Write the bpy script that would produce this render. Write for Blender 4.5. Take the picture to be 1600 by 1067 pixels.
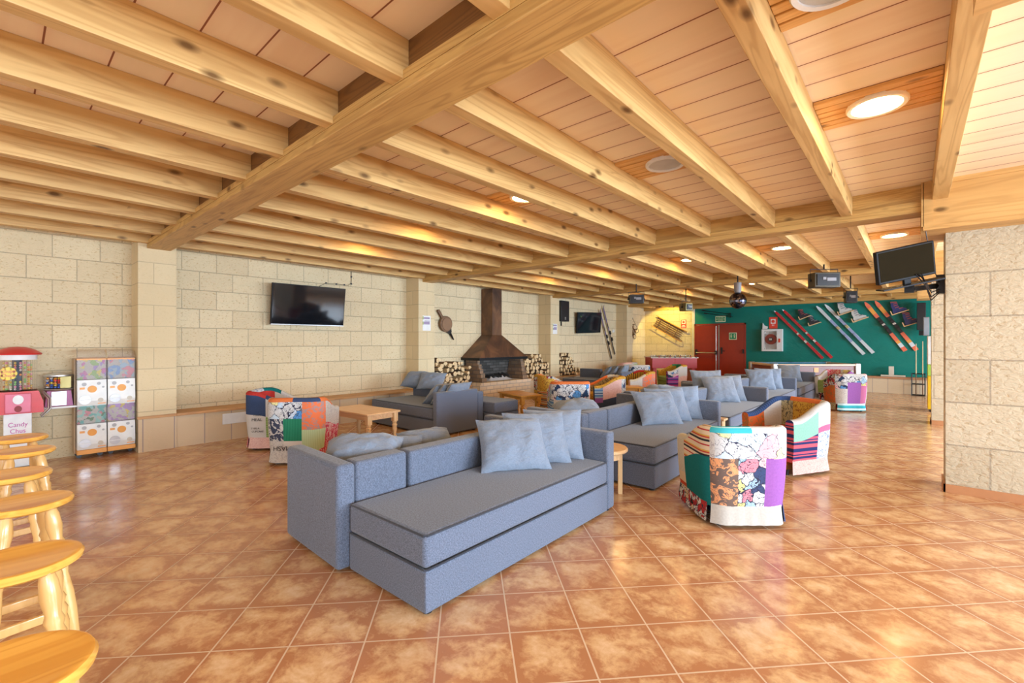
import bpy, bmesh, math, random
from mathutils import Vector, Matrix, noise
for o in list(bpy.data.objects): bpy.data.objects.remove(o)
S=bpy.context.scene; COL=S.collection
PI=math.pi; rad=math.radians
# ---------------------------------------------------------------- camera, world, light, exposure
YAW=41.4
cd=bpy.data.cameras.new('camera'); cam=bpy.data.objects.new('camera',cd); COL.objects.link(cam)
cam.location=(0,0,1.40); cam.rotation_euler=(rad(90),0,rad(YAW))
cd.sensor_width=36; cd.lens=713/1600*36; cd.shift_y=0.0006; cd.clip_start=.05; cd.clip_end=200
S.camera=cam
S.view_settings.view_transform='Standard'; S.view_settings.look='None'
S.view_settings.exposure=0.12; S.view_settings.gamma=1; S.view_settings.use_curve_mapping=False
w=bpy.data.worlds.new('world'); S.world=w; w.use_nodes=True
w.node_tree.nodes['Background'].inputs[0].default_value=(.80,.90,1,1)
w.node_tree.nodes['Background'].inputs[1].default_value=1.1
def area(name,loc,rot,sx,sy,power,col,spread=180):
    l=bpy.data.lights.new(name,'AREA'); l.shape='RECTANGLE'; l.size=sx; l.size_y=sy; l.energy=power; l.color=col; l.spread=rad(spread)
    o=bpy.data.objects.new(name,l); COL.objects.link(o); o.location=loc; o.rotation_euler=[rad(a) for a in rot]; return o
# daylight at the windows of the right-hand wall and of the wall behind the camera
for i,(y,p) in enumerate([(-1.3,300),(3.1,420),(8.2,500),(12.8,470)]):
    area('window_daylight',(5.2,y,1.45),(0,82,0),1.9,3.6,p*.92,(.66,.82,1.0),140)
for i,x in enumerate([-5.9,-2.2,1.6]):
    area('window_daylight',(x,-3.9,1.5),(90,0,0),3.2,1.9,34,(.90,.95,1.0))
# ---------------------------------------------------------------- node helpers
def new_mat(name,rough=.6,metal=0,spec=.5):
    m=bpy.data.materials.new(name); m.use_nodes=True; nt=m.node_tree
    b=nt.nodes['Principled BSDF']; b.inputs['Roughness'].default_value=rough; b.inputs['Metallic'].default_value=metal
    b.inputs['Specular IOR Level'].default_value=spec
    return m,nt,b
def N(nt,t,ins={},**props):
    n=nt.nodes.new(t)
    for k,v in props.items(): setattr(n,k,v)
    for k,v in ins.items():
        if isinstance(v,bpy.types.NodeSocket): nt.links.new(v,n.inputs[k])
        else: n.inputs[k].default_value=v
    return n
def M(nt,op,a,b=0.0,c=None,clamp=False):
    ins={0:a,1:b}
    if c is not None: ins[2]=c
    return N(nt,'ShaderNodeMath',ins,operation=op,use_clamp=clamp).outputs[0]
def mix(nt,f,a,b,bt='MIX'):
    n=nt.nodes.new('ShaderNodeMix'); n.data_type='RGBA'; n.blend_type=bt
    for k,v in ((0,f),(6,a),(7,b)):
        if isinstance(v,bpy.types.NodeSocket): nt.links.new(v,n.inputs[k])
        else: n.inputs[k].default_value=(tuple(v)+(1,))[:4] if k else v
    return n.outputs[2]
def ramp(nt,f,stops,interp='LINEAR'):
    n=nt.nodes.new('ShaderNodeValToRGB'); cr=n.color_ramp; cr.interpolation=interp
    while len(cr.elements)<len(stops): cr.elements.new(.5)
    for e,(p,c) in zip(cr.elements,stops): e.position=p; e.color=tuple(c)+(1,) if len(c)==3 else c
    nt.links.new(f,n.inputs[0]); return n.outputs[0]
def coords(nt,kind='Object',scale=(1,1,1),rnd=False,rot=(0,0,0)):
    tc=N(nt,'ShaderNodeTexCoord').outputs[kind]
    mp=N(nt,'ShaderNodeMapping',{'Vector':tc,'Scale':scale,'Rotation':rot})
    v=mp.outputs[0]
    if rnd:
        oi=N(nt,'ShaderNodeObjectInfo').outputs['Random']
        r=M(nt,'MULTIPLY',oi,37.0)
        v=N(nt,'ShaderNodeVectorMath',{0:v,1:N(nt,'ShaderNodeCombineXYZ',{0:r,1:r,2:r}).outputs[0]},operation='ADD').outputs[0]
    return v
def noi(nt,v,s,d=4,r=.55,dist=0): return N(nt,'ShaderNodeTexNoise',{'Vector':v,'Scale':s,'Detail':d,'Roughness':r,'Distortion':dist}).outputs[0]
def bump(nt,b,h,st=.3,dist=.01):
    n=N(nt,'ShaderNodeBump',{'Height':h,'Strength':st,'Distance':dist}); nt.links.new(n.outputs[0],b.inputs['Normal'])
def setc(nt,b,c): nt.links.new(c,b.inputs['Base Color'])
def plain(name,c,rough=.5,metal=0,spec=.5):
    m,nt,b=new_mat(name,rough,metal,spec)
    v=coords(nt); f=noi(nt,v,9,3)
    setc(nt,b,ramp(nt,f,[(.3,[x*.93 for x in c]),(.7,[min(1,x*1.05) for x in c])])); return m
def wood(name,light,dark,axis=1,knots=.5,rough=.5,ring=1.0,spec=.4):
    m,nt,b=new_mat(name,rough,0,spec)
    sc=[13,13,13]; sc[axis]=.9
    v=coords(nt,scale=sc,rnd=True)
    f=noi(nt,v,1.0,4,.6,.6)
    sw=[5,5,5]; sw[axis]=.35
    v2=coords(nt,scale=sw,rnd=True)
    f2=noi(nt,v2,1.3,2,.5,1.5)
    rg=M(nt,'SINE',M(nt,'MULTIPLY',f2,34.0*ring)); rg=M(nt,'MULTIPLY',M(nt,'ADD',rg,1.0),.5)
    rg=M(nt,'POWER',rg,2.2)
    c=ramp(nt,f,[(.30,[a*.62+b_*.38 for a,b_ in zip(light,dark)]),(.60,light)])
    c=mix(nt,M(nt,'MULTIPLY',rg,.42),c,dark)
    if knots:
        sk=[8,8,8]; sk[axis]=3.6
        vk=coords(nt,scale=sk,rnd=True)
        vo=N(nt,'ShaderNodeTexVoronoi',{'Vector':vk,'Scale':1.0})
        d=vo.outputs['Distance']
        k=M(nt,'SUBTRACT',1.0,M(nt,'MULTIPLY',d,4.2,clamp=True),clamp=True)
        sel=N(nt,'ShaderNodeSeparateColor',{0:vo.outputs['Color']}).outputs[0]
        sel=M(nt,'GREATER_THAN',sel,1-knots)
        k=M(nt,'MULTIPLY',M(nt,'MULTIPLY',k,sel),1.6,clamp=True)
        c=mix(nt,k,c,[x*.42 for x in dark])
    setc(nt,b,c); bump(nt,b,f,.12,.004)
    return m
PINE=(.71,.455,.175); PINED=(.40,.19,.045)
W={}
for a in (0,1,2): W[a]=wood('pine_'+'xyz'[a],PINE,PINED,a,.62)
W['beam']=wood('beam_wood',(.63,.38,.12),(.32,.15,.035),0,.3,ring=1.5)
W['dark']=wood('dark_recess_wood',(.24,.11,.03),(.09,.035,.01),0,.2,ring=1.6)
W['slat']=wood('slat_wood',(.76,.43,.15),(.54,.26,.07),0,.4)
W['bench']=wood('bench_wood',(.62,.34,.14),(.40,.19,.07),1,.15)
W['benchx']=wood('bench_wood_end',(.50,.24,.12),(.34,.15,.06),0,.15)
W['stool']=wood('varnished_pine',(.90,.50,.10),(.66,.27,.03),1,.15,rough=.18,spec=.6)
W['stoolleg']=wood('varnished_pine_legs',(.82,.52,.19),(.62,.33,.09),2,.1,rough=.2,spec=.6)
W['table']=wood('pale_pine',(.86,.58,.32),(.66,.38,.16),0,.2,rough=.35)
W['tableleg']=wood('pale_pine_leg',(.86,.62,.34),(.68,.42,.18),2,.1,rough=.35)
W['orange']=wood('orange_pine',(.72,.36,.07),(.50,.20,.03),0,.2,rough=.3)
W['brown']=wood('brown_wood',(.22,.11,.05),(.09,.04,.015),0,.0,rough=.4)
W['cut']=wood('cut_log_wood',(.80,.60,.34),(.46,.28,.11),2,.0,rough=.8)
W['panelwood']=wood('box_beam_wood',(.70,.42,.15),(.46,.24,.07),0,.15)
# floor: terracotta tiles laid diagonally
_t=rad(47.0)
TX=60*.340-(math.cos(_t)*-1.23+math.sin(_t)*1.89); TY=66*.340-(math.sin(_t)*1.23+math.cos(_t)*1.89)
def floor_mat():
    m,nt,b=new_mat('terracotta_tile_floor',.22,0,.5)
    p=N(nt,'ShaderNodeTexCoord').outputs['Object']
    mp=N(nt,'ShaderNodeMapping',{'Vector':p,'Rotation':(0,0,-rad(47.0)),'Scale':(1,1,1)}).outputs[0]
    sx=N(nt,'ShaderNodeSeparateXYZ',{0:mp})
    P=.340
    def cell(o,off):
        u=M(nt,'DIVIDE',M(nt,'ADD',o,off),P)
        return M(nt,'FLOOR',u),M(nt,'FRACT',u)
    cx,fx=cell(sx.outputs[0],TX); cy,fy=cell(sx.outputs[1],TY)
    ex=M(nt,'MINIMUM',fx,M(nt,'SUBTRACT',1.0,fx)); ey=M(nt,'MINIMUM',fy,M(nt,'SUBTRACT',1.0,fy))
    e=M(nt,'MINIMUM',ex,ey)
    nz=noi(nt,p,45,2)
    g=M(nt,'LESS_THAN',e,.0115)
    cv=N(nt,'ShaderNodeCombineXYZ',{0:cx,1:cy})
    wn=N(nt,'ShaderNodeTexWhiteNoise',{0:cv.outputs[0]},noise_dimensions='3D')
    off=N(nt,'ShaderNodeVectorMath',{0:wn.outputs['Color'],1:(9,9,9)},operation='MULTIPLY').outputs[0]
    pv=N(nt,'ShaderNodeVectorMath',{0:p,1:off},operation='ADD').outputs[0]
    n1=noi(nt,pv,7.5,5,.66,.35); n2=noi(nt,pv,26,4,.7)
    edge=M(nt,'MULTIPLY',M(nt,'POWER',M(nt,'SUBTRACT',1.0,M(nt,'MULTIPLY',e,2.0)),3.0),.26)
    t=M(nt,'ADD',M(nt,'ADD',M(nt,'MULTIPLY',n1,1.05),M(nt,'MULTIPLY',n2,.34)),edge)
    c=ramp(nt,t,[(.50,(.82,.60,.36)),(.70,(.69,.43,.215)),(.88,(.47,.215,.10))])
    c=mix(nt,M(nt,'MULTIPLY',wn.outputs['Value'],.16),c,(.46,.19,.07))
    c=mix(nt,g,c,(.66,.50,.34))
    setc(nt,b,c)
    r=M(nt,'ADD',M(nt,'MULTIPLY',n1,.18),.10); r=M(nt,'ADD',r,M(nt,'MULTIPLY',g,.4)); nt.links.new(r,b.inputs['Roughness'])
    h=M(nt,'ADD',M(nt,'MULTIPLY',n1,.35),M(nt,'MULTIPLY',M(nt,'SUBTRACT',1.0,g),.6)); bump(nt,b,h,.22,.004)
    return m
# block walls
def block(name,c1,c2,mort,bw,rh,zoff=0,pit=.5,ms=.008,st=.5,pscale=38):
    m,nt,b=new_mat(name,.9,0,.2)
    p=N(nt,'ShaderNodeTexCoord').outputs['Object']; s=N(nt,'ShaderNodeSeparateXYZ',{0:p})
    v=N(nt,'ShaderNodeCombineXYZ',{0:M(nt,'ADD',s.outputs[0],s.outputs[1]),1:M(nt,'ADD',s.outputs[2],zoff)}).outputs[0]
    br=N(nt,'ShaderNodeTexBrick',{'Vector':v,'Scale':1.0,'Brick Width':bw,'Row Height':rh,'Mortar Size':ms,'Mortar Smooth':.1,'Bias':0.0,
        'Color1':tuple(c1)+(1,),'Color2':tuple(c2)+(1,),'Mortar':tuple(mort)+(1,)})
    n1=noi(nt,p,1.3,4); n2=noi(nt,N(nt,'ShaderNodeMapping',{'Vector':p,'Scale':(1,1,1.7)}).outputs[0],pscale,4,.6,.5)
    pt=M(nt,'GREATER_THAN',n2,.615); pt=M(nt,'MULTIPLY',pt,pit)
    c=mix(nt,pt,br.outputs['Color'],[c1[0]*.68,c1[1]*.56,c1[2]*.42])
    c=mix(nt,M(nt,'MULTIPLY',M(nt,'SUBTRACT',n1,.35,clamp=True),.8),c,[c2[0]*.82,c2[1]*.80,c2[2]*.74])
    setc(nt,b,c)
    h=M(nt,'SUBTRACT',M(nt,'MULTIPLY',n2,-.8),M(nt,'MULTIPLY',br.outputs['Fac'],.8)); bump(nt,b,h,st,.02)
    return m
MB_={}
MB_['wall']=block('limestone_block_wall',(.82,.68,.44),(.74,.60,.38),(.50,.41,.27),.43,.273,.035,.75,.005,.9,30)
MB_['pillar']=block('rough_limestone_pillar',(.62,.54,.39),(.56,.48,.34),(.40,.34,.25),.8,.397,.35,.55,.006,1.0,17)
MB_['column']=block('smooth_limestone_column',(.78,.64,.40),(.73,.58,.35),(.54,.43,.27),.8,.273,.035,.2,.005)
MB_['brick']=block('hearth_brick',(.88,.74,.54),(.80,.65,.46),(.52,.46,.40),.22,.085,0,.3,.008,.5,60)
MB_['firebrick']=block('sooty_firebrick',(.05,.045,.04),(.12,.11,.10),(.03,.028,.025),.22,.07,0,.5,.006,.5,20)
MB_['pier']=block('smoked_brick',(.36,.24,.15),(.24,.15,.09),(.16,.13,.11),.22,.085,0,.3,.008,.5,60)
MB_['benchtile']=block('bench_front_tile',(.72,.56,.37),(.66,.50,.32),(.36,.28,.26),.33,.5,.06,.05,.006,.2,20)
def ceil_mat():
    m,nt,b=new_mat('clay_ceiling_boards',.8,0,.2)
    p=N(nt,'ShaderNodeTexCoord').outputs['Object']; s=N(nt,'ShaderNodeSeparateXYZ',{0:p})
    y=s.outputs[1]
    lt=M(nt,'LESS_THAN',y,1.4)
    per=M(nt,'ADD',.242,M(nt,'MULTIPLY',lt,.0))
    u=M(nt,'DIVIDE',M(nt,'ADD',y,40.02),per)
    fr=M(nt,'FRACT',u); fl=M(nt,'FLOOR',u)
    wd=M(nt,'DIVIDE',.008,per)
    g=M(nt,'LESS_THAN',fr,wd)
    bay=M(nt,'FLOOR',M(nt,'DIVIDE',M(nt,'ADD',s.outputs[0],30.5),.683))
    wn=N(nt,'ShaderNodeTexWhiteNoise',{0:N(nt,'ShaderNodeCombineXYZ',{0:fl,1:bay}).outputs[0]},noise_dimensions='3D').outputs['Value']
    n1=noi(nt,N(nt,'ShaderNodeMapping',{'Vector':p,'Scale':(.6,5,1)}).outputs[0],1.6,3)
    c=ramp(nt,M(nt,'ADD',M(nt,'MULTIPLY',n1,.7),M(nt,'MULTIPLY',wn,.3)),[(.25,(.84,.65,.44)),(.5,(.92,.76,.54)),(.8,(.86,.73,.50))])
    ed=M(nt,'SUBTRACT',1.0,M(nt,'MULTIPLY',M(nt,'MINIMUM',fr,M(nt,'SUBTRACT',1.0,fr)),7.0,clamp=True),clamp=True)
    c=mix(nt,M(nt,'MULTIPLY',ed,.30),c,(.76,.48,.35))
    c=mix(nt,g,c,(.28,.11,.06)); setc(nt,b,c); bump(nt,b,M(nt,'SUBTRACT',1.0,g),.3,.01)
    return m
# fabrics
def melange(name,c,amt=.35,scale=190,rough=.95):
    m,nt,b=new_mat(name,rough,0,.15); b.inputs['Sheen Weight'].default_value=.25
    v=coords(nt,scale=(1,1,.35)); v2=coords(nt,scale=(.35,.35,1))
    f=M(nt,'MULTIPLY',M(nt,'ADD',noi(nt,v,scale,2),noi(nt,v2,scale,2)),.5)
    g=noi(nt,coords(nt),4,3)
    cc=ramp(nt,f,[(.38,[x*(1-amt) for x in c]),(.62,[min(1,x*(1+amt)) for x in c])])
    cc=mix(nt,M(nt,'MULTIPLY',g,.25),cc,[x*.8 for x in c]); setc(nt,b,cc); bump(nt,b,f,.25,.002); return m
SOFA=melange('grey_blue_upholstery',(.130,.155,.212),.45,300); PIPE=melange('sofa_piping',(.04,.045,.06),.2)
PILLOW=melange('pale_grey_pillow_fabric',(.22,.265,.335),.12,200)
BLK=plain('black_plastic',(.015,.015,.018),.4); BLKM=plain('black_metal',(.02,.02,.022),.35,.6)
STEEL=plain('brushed_steel',(.6,.6,.6),.3,.9); WHITE=plain('white_paint',(.8,.8,.78),.5)
RED=plain('red_paint',(.62,.02,.02),.35); GREENL=plain('sign_green',(.02,.25,.10),.5)
def uvmat(name,fn,rough=.9):
    m,nt,b=new_mat(name,rough,0,.15)
    v=N(nt,'ShaderNodeTexCoord').outputs['UV']; s=N(nt,'ShaderNodeSeparateXYZ',{0:v})
    c=fn(nt,v,s.outputs[0],s.outputs[1]); setc(nt,b,c)
    bump(nt,b,noi(nt,v,260,2),.15,.001); return m
def st_(cols,period,ax=1):
    def f(nt,v,x,y):
        t=M(nt,'FRACT',M(nt,'DIVIDE',(x,y)[ax],period))
        n=len(cols); tot=sum(wt for wt,_ in cols); a=0; stops=[]
        for wt,c in cols: stops.append((a/tot,c)); a+=wt
        return ramp(nt,t,stops,'CONSTANT')
    return f
def floral(bg,fg,sc=9):
    def f(nt,v,x,y):
        d=noi(nt,v,sc,2,.5,2.2); k=M(nt,'GREATER_THAN',d,.52)
        l=M(nt,'LESS_THAN',M(nt,'ABSOLUTE',M(nt,'SUBTRACT',d,.60)),.012)
        return mix(nt,l,mix(nt,k,bg,fg),bg)
    return f
def comic(cols,sc=9,lw=.035,l2=.018,s2=22):
    def f(nt,v,x,y):
        w_=N(nt,'ShaderNodeVectorMath',{0:v,1:N(nt,'ShaderNodeVectorMath',{0:N(nt,'ShaderNodeTexNoise',{'Vector':v,'Scale':14.0}).outputs['Color'],1:(.11,.11,.11)},operation='MULTIPLY').outputs[0]},operation='ADD').outputs[0]
        a=N(nt,'ShaderNodeTexVoronoi',{'Vector':w_,'Scale':sc}); e=N(nt,'ShaderNodeTexVoronoi',{'Vector':w_,'Scale':sc},feature='DISTANCE_TO_EDGE').outputs[0]
        r=N(nt,'ShaderNodeSeparateColor',{0:a.outputs['Color']}).outputs[0]
        stops=[(0,(.62,.62,.61))]; n=len(cols)
        for i,c in enumerate(cols): stops.append((.45+.55*i/n,c))
        base=ramp(nt,r,stops,'CONSTANT')
        ln=M(nt,'LESS_THAN',e,lw)
        ln2=M(nt,'LESS_THAN',M(nt,'ABSOLUTE',M(nt,'SUBTRACT',noi(nt,v,s2,2,.5,1.5),.5)),l2)
        return mix(nt,M(nt,'MAXIMUM',ln,ln2),base,(.04,.04,.07))
    return f
def scribble(bg,fg,sc=26,th=.02):
    def f(nt,v,x,y):
        ln=M(nt,'LESS_THAN',M(nt,'ABSOLUTE',M(nt,'SUBTRACT',noi(nt,v,sc,2,.5,1.8),.5)),th); return mix(nt,ln,bg,fg)
    return f
def solid(c):
    def f(nt,v,x,y): return ramp(nt,noi(nt,v,60,3),[(.3,[a*.85 for a in c]),(.7,c)])
    return f
cream=(.62,.57,.46)
PT={
 'comic':uvmat('patch_comic_print',comic([(.75,.25,.30),(.35,.50,.62),(.80,.72,.25),(.05,.07,.15),(.8,.5,.5)],10)),
 'comicbig':uvmat('patch_large_comic_print',comic([(.72,.72,.74),(.78,.42,.45),(.55,.66,.75),(.8,.74,.35)],5,.012,.008,13)),
 'comicblue':uvmat('patch_blue_comic_print',comic([(.10,.30,.62),(.65,.75,.85),(.8,.55,.6),(.02,.05,.12)],9)),
 'floralbrown':uvmat('patch_orange_floral_on_brown',floral((.16,.11,.09),(.74,.33,.15),10)),
 'floralnavy':uvmat('patch_white_floral_on_navy',floral((.05,.06,.10),(.62,.60,.55),12)),
 'floralcoral':uvmat('patch_coral_and_grey_floral',floral((.80,.20,.08),(.36,.28,.28),12)),
 'floralred':uvmat('patch_magenta_floral',floral((.55,.05,.10),(.70,.48,.45),14)),
 'floralorange':uvmat('patch_rust_floral',floral((.62,.13,.03),(.30,.16,.05),14)),
 'purple':uvmat('patch_purple',solid((.33,.12,.40))),'teal':uvmat('patch_teal',solid((.01,.17,.17))),
 'white':uvmat('patch_white',solid((.62,.61,.58))),'cream':uvmat('patch_cream',solid(cream)),'greyw':uvmat('patch_oatmeal',solid((.55,.52,.46))),
 'navy':uvmat('patch_navy',solid((.05,.08,.17))),'mint':uvmat('patch_mint',solid((.30,.58,.46))),'plum':uvmat('patch_plum',solid((.55,.16,.30))),
 'orange':uvmat('patch_orange',solid((.75,.20,.06))),'red':uvmat('patch_red',solid((.55,.05,.04))),'pink':uvmat('patch_pink',scribble((.78,.52,.46),(.66,.36,.32),30,.04)),
 'bluefloral':uvmat('patch_blue_scribble_floral',scribble((.66,.70,.72),(.12,.20,.42),20,.03)),
 'scrib':uvmat('patch_cream_scribble',scribble((.60,.57,.52),(.35,.30,.30),24,.02)),
 'olive':uvmat('patch_olive_scribble',scribble((.42,.36,.20),(.12,.11,.08),9,.03)),
 'mustard':uvmat('patch_mustard_scribble',scribble((.62,.38,.06),(.30,.12,.03),14,.03)),
 'denim':uvmat('patch_denim_pleats',st_([(3,(.05,.10,.25)),(1,(.02,.04,.12))],.028,0)),
 'gstripe':uvmat('patch_green_stripes',st_([(3,(.30,.42,.14)),(1,(.16,.25,.08))],.03,1)),
 'gcord':uvmat('patch_pale_green_cord',st_([(3,(.50,.62,.36)),(1,(.36,.48,.26))],.02,0)),
 'tealcord':uvmat('patch_green_cord',st_([(3,(.03,.24,.13)),(1,(.015,.15,.08))],.018,0)),
 'pstripe':uvmat('patch_navy_pink_stripes',st_([(3,(.72,.12,.16)),(2,(.03,.04,.14)),(1,(.72,.12,.16)),(1,(.03,.04,.14)),(2,(.60,.10,.16)),(3,(.03,.04,.14))],.15,1)),
 'mstripe':uvmat('patch_beige_red_black_stripes',st_([(3,(.72,.58,.40)),(1,(.45,.04,.05)),(2,(.70,.58,.42)),(1.5,(.03,.03,.04)),(1,(.62,.48,.30)),(1,(.5,.05,.05)),(1,(.65,.40,.08))],.115,1)),
 'vstripe':uvmat('patch_yellow_black_stripes',st_([(2,(.70,.45,.06)),(2,(.03,.03,.02))],.045,0)),
 'purplestripe':uvmat('patch_purple_magenta_stripes',st_([(2,(.10,.06,.28)),(1,(.55,.10,.45)),(1,(.25,.2,.5)),(2,(.45,.04,.30)),(1,(.08,.05,.2))],.12,1)),
 'bluestripe':uvmat('patch_blue_grey_stripes',st_([(2,(.10,.22,.42)),(1,(.45,.55,.62)),(1,(.04,.08,.2)),(2,(.30,.42,.52))],.10,1)),
 'cyan':uvmat('patch_turquoise_towelling',st_([(2,(.05,.42,.48)),(1,(.45,.72,.75)),(1,(.7,.8,.8)),(1,(.04,.36,.42))],.09,1)),
 'rust':uvmat('patch_rust_and_beige',st_([(2,(.70,.55,.36)),(2,(.50,.07,.03))],.20,1)),
 'mosaic':uvmat('patch_cream_dark_red_mosaic',comic([(.45,.04,.04),(.62,.48,.30),(.02,.02,.02)],22,.05)),
 'script':uvmat('patch_white_script',scribble((.62,.58,.53),(.62,.58,.53),24,.02)),
}
# ---------------------------------------------------------------- mesh helpers
class MB:
    def __init__(s): s.v=[]; s.f=[]; s.m=[]; s.sm=[]; s.uv={}
    def add(s,vs,fs,mi=0,smooth=False,uvs=None):
        o=len(s.v); s.v+= [tuple(v) for v in vs]
        for k,f in enumerate(fs):
            s.f.append([o+i for i in f]); s.m.append(mi if not isinstance(mi,list) else mi[k]); s.sm.append(smooth)
            if uvs: s.uv[len(s.f)-1]=uvs[k]
        return s
    def box(s,a,b,mi=0,bev=0,T=None,seg=2):
        x0,y0,z0=a; x1,y1,z1=b
        if bev:
            bm=bmesh.new(); bmesh.ops.create_cube(bm,size=1)
            for v in bm.verts: v.co=Vector(((x0+x1)/2+v.co.x*(x1-x0),(y0+y1)/2+v.co.y*(y1-y0),(z0+z1)/2+v.co.z*(z1-z0)))
            bmesh.ops.bevel(bm,geom=bm.edges[:],offset=bev,segments=seg,profile=.5,affect='EDGES')
            bm.verts.index_update()
            bm.normal_update()
            vs=[v.co.copy() for v in bm.verts]; fs=[[v.index for v in f.verts] for f in bm.faces]; fl=[max(abs(q) for q in f.normal)<.999 for f in bm.faces]; bm.free()
            if T: vs=[T@v for v in vs]
            s.add(vs,fs,mi,True); s.sm[-len(fs):]=fl; return s
        vs=[Vector(p) for p in((x0,y0,z0),(x1,y0,z0),(x1,y1,z0),(x0,y1,z0),(x0,y0,z1),(x1,y0,z1),(x1,y1,z1),(x0,y1,z1))]
        if T: vs=[T@v for v in vs]
        return s.add(vs,[(0,3,2,1),(4,5,6,7),(0,1,5,4),(1,2,6,5),(2,3,7,6),(3,0,4,7)],mi)
    def lathe(s,prof,T=None,n=16,mi=0,smooth=True):
        vs=[]; 
        for r,z in prof:
            for k in range(n):
                a=2*PI*k/n; vs.append(Vector((r*math.cos(a),r*math.sin(a),z)))
        fs=[]
        for i in range(len(prof)-1):
            for k in range(n):
                k2=(k+1)%n; fs.append((i*n+k,i*n+k2,(i+1)*n+k2,(i+1)*n+k))
        fs.append(tuple(reversed(range(n)))); fs.append(tuple((len(prof)-1)*n+k for k in range(n)))
        if T: vs=[T@v for v in vs]
        return s.add(vs,fs,mi,smooth)
    def cyl(s,p,q,r,r2=None,n=12,mi=0):
        p=Vector(p); q=Vector(q); d=q-p; L=d.length
        T=Matrix.Translation(p)@d.to_track_quat('Z','Y').to_matrix().to_4x4()
        return s.lathe([(r,0),(r if r2 is None else r2,L)],T,n,mi)
    def tube(s,pts,r,n=8,mi=0):
        pts=[Vector(p) for p in pts]; vs=[]; up=None
        for i,p in enumerate(pts):
            d=(pts[min(i+1,len(pts)-1)]-pts[max(i-1,0)]).normalized()
            if up is None:
                up=d.orthogonal().normalized()
            up=(up-d*up.dot(d)).normalized(); sd=d.cross(up)
            for k in range(n):
                a=2*PI*k/n; vs.append(p+(up*math.cos(a)+sd*math.sin(a))*r)
        fs=[]
        for i in range(len(pts)-1):
            for k in range(n):
                k2=(k+1)%n; fs.append((i*n+k,i*n+k2,(i+1)*n+k2,(i+1)*n+k))
        fs.append(tuple(reversed(range(n)))); fs.append(tuple((len(pts)-1)*n+k for k in range(n)))
        return s.add(vs,fs,mi,True)
    def prism(s,poly,y0,y1,mi=0,T=None,smooth=False):   # polygon in x,z extruded along y
        n=len(poly); vs=[Vector((x,y0,z)) for x,z in poly]+[Vector((x,y1,z)) for x,z in poly]
        fs=[tuple(range(n)),tuple(reversed(range(n,2*n)))]+[(i,i+n,(i+1)%n+n,(i+1)%n) for i in range(n)]
        if T: vs=[T@v for v in vs]
        return s.add(vs,fs,mi,smooth)
    def mesh(s,name,mats):
        me=bpy.data.meshes.new(name); me.from_pydata(s.v,[],s.f)
        for m in (mats if isinstance(mats,(list,tuple)) else [mats]): me.materials.append(m)
        me.polygons.foreach_set('material_index',s.m); me.polygons.foreach_set('use_smooth',s.sm)
        if s.uv:
            u=me.uv_layers.new(name='UVMap').data
            for p in me.polygons:
                if p.index in s.uv:
                    for li,c in zip(p.loop_indices,s.uv[p.index]): u[li].uv=c
        bm=bmesh.new(); bm.from_mesh(me); bmesh.ops.recalc_face_normals(bm,faces=bm.faces[:])
        for e in bm.edges:
            lf=e.link_faces
            if len(lf)==2 and (lf[0].smooth!=lf[1].smooth or lf[0].normal.angle(lf[1].normal,0)>rad(42)): e.smooth=False
        bm.to_mesh(me); bm.free()
        return me
    def build(s,name,mats,parent=None):
        o=bpy.data.objects.new(name,s.mesh(name,mats)); COL.objects.link(o)
        if parent: o.parent=parent
        return o
def box(a,b,bev=0): return MB().box(a,b,0,bev)
def tag(o,label,cat,group=None,kind=None):
    o['label']=label; o['category']=cat
    if group: o['group']=group
    if kind: o['kind']=kind
    return o
def thing(name,label,cat,loc=(0,0,0),rz=0,group=None):
    o=bpy.data.objects.new(name,None); COL.objects.link(o); o.location=loc; o.rotation_euler=(0,0,rad(rz)); o.empty_display_size=.1
    return tag(o,label,cat,group)
def struct(o): o['kind']='structure'; return o
def dup(o,parent=None):
    c=o.copy(); COL.objects.link(c)
    if parent: c.parent=parent
    for ch in list(o.children): dup(ch,c)
    return c
def text(body,size,m,parent,loc,rot=(90,0,0),name='lettering',align='CENTER',ext=.0008,sx=1):
    cu=bpy.data.curves.new('t','FONT'); cu.body=body; cu.size=size; cu.align_x=align; cu.align_y='CENTER'; cu.extrude=ext
    o=bpy.data.objects.new('t',cu); COL.objects.link(o)
    me=bpy.data.meshes.new_from_object(o.evaluated_get(bpy.context.evaluated_depsgraph_get())); bpy.data.objects.remove(o)
    me.materials.clear(); me.materials.append(m)
    t=bpy.data.objects.new(name,me); COL.objects.link(t); t.location=loc; t.rotation_euler=[rad(a) for a in rot]; t.scale=(sx,1,1)
    if parent: t.parent=parent
    return t
def Rz(d): return Matrix.Rotation(rad(d),4,'Z')
def Tr(*p): return Matrix.Translation(p)
# ================================================================= THE ROOM
XW=-7.77; XC=-7.36; YE=16.55; YB=-3.6; XR=5.0; ZJ=2.66; ZC=2.86
struct(box((XW-.3,YB-.3,-.12),(XR+.3,YE+.3,0)).build('floor',floor_mat()))
struct(box((XW-.3,YB-.3,ZC),(XR+.3,YE+.3,ZC+.15)).build('ceiling',ceil_mat()))
struct(box((XW-.25,YB,0),(XW,YE,ZC)).build('wall_left',MB_['wall']))
GREEN=None
def green_mat():
    m,nt,b=new_mat('glossy_green_wall_paint',.38,0,.35); v=coords(nt); f=noi(nt,v,1.2,4)
    setc(nt,b,ramp(nt,f,[(.3,(.0,.155,.12)),(.7,(.0,.20,.16))])); 
    r=noi(nt,v,2.0,5,.6,1); bump(nt,b,noi(nt,v,5,5,.65,1),.35,.03); return m
struct(box((XW-.25,YE,0),(-5.98,YE+.25,ZC)).build('wall_far_stone',MB_['wall']))
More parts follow.
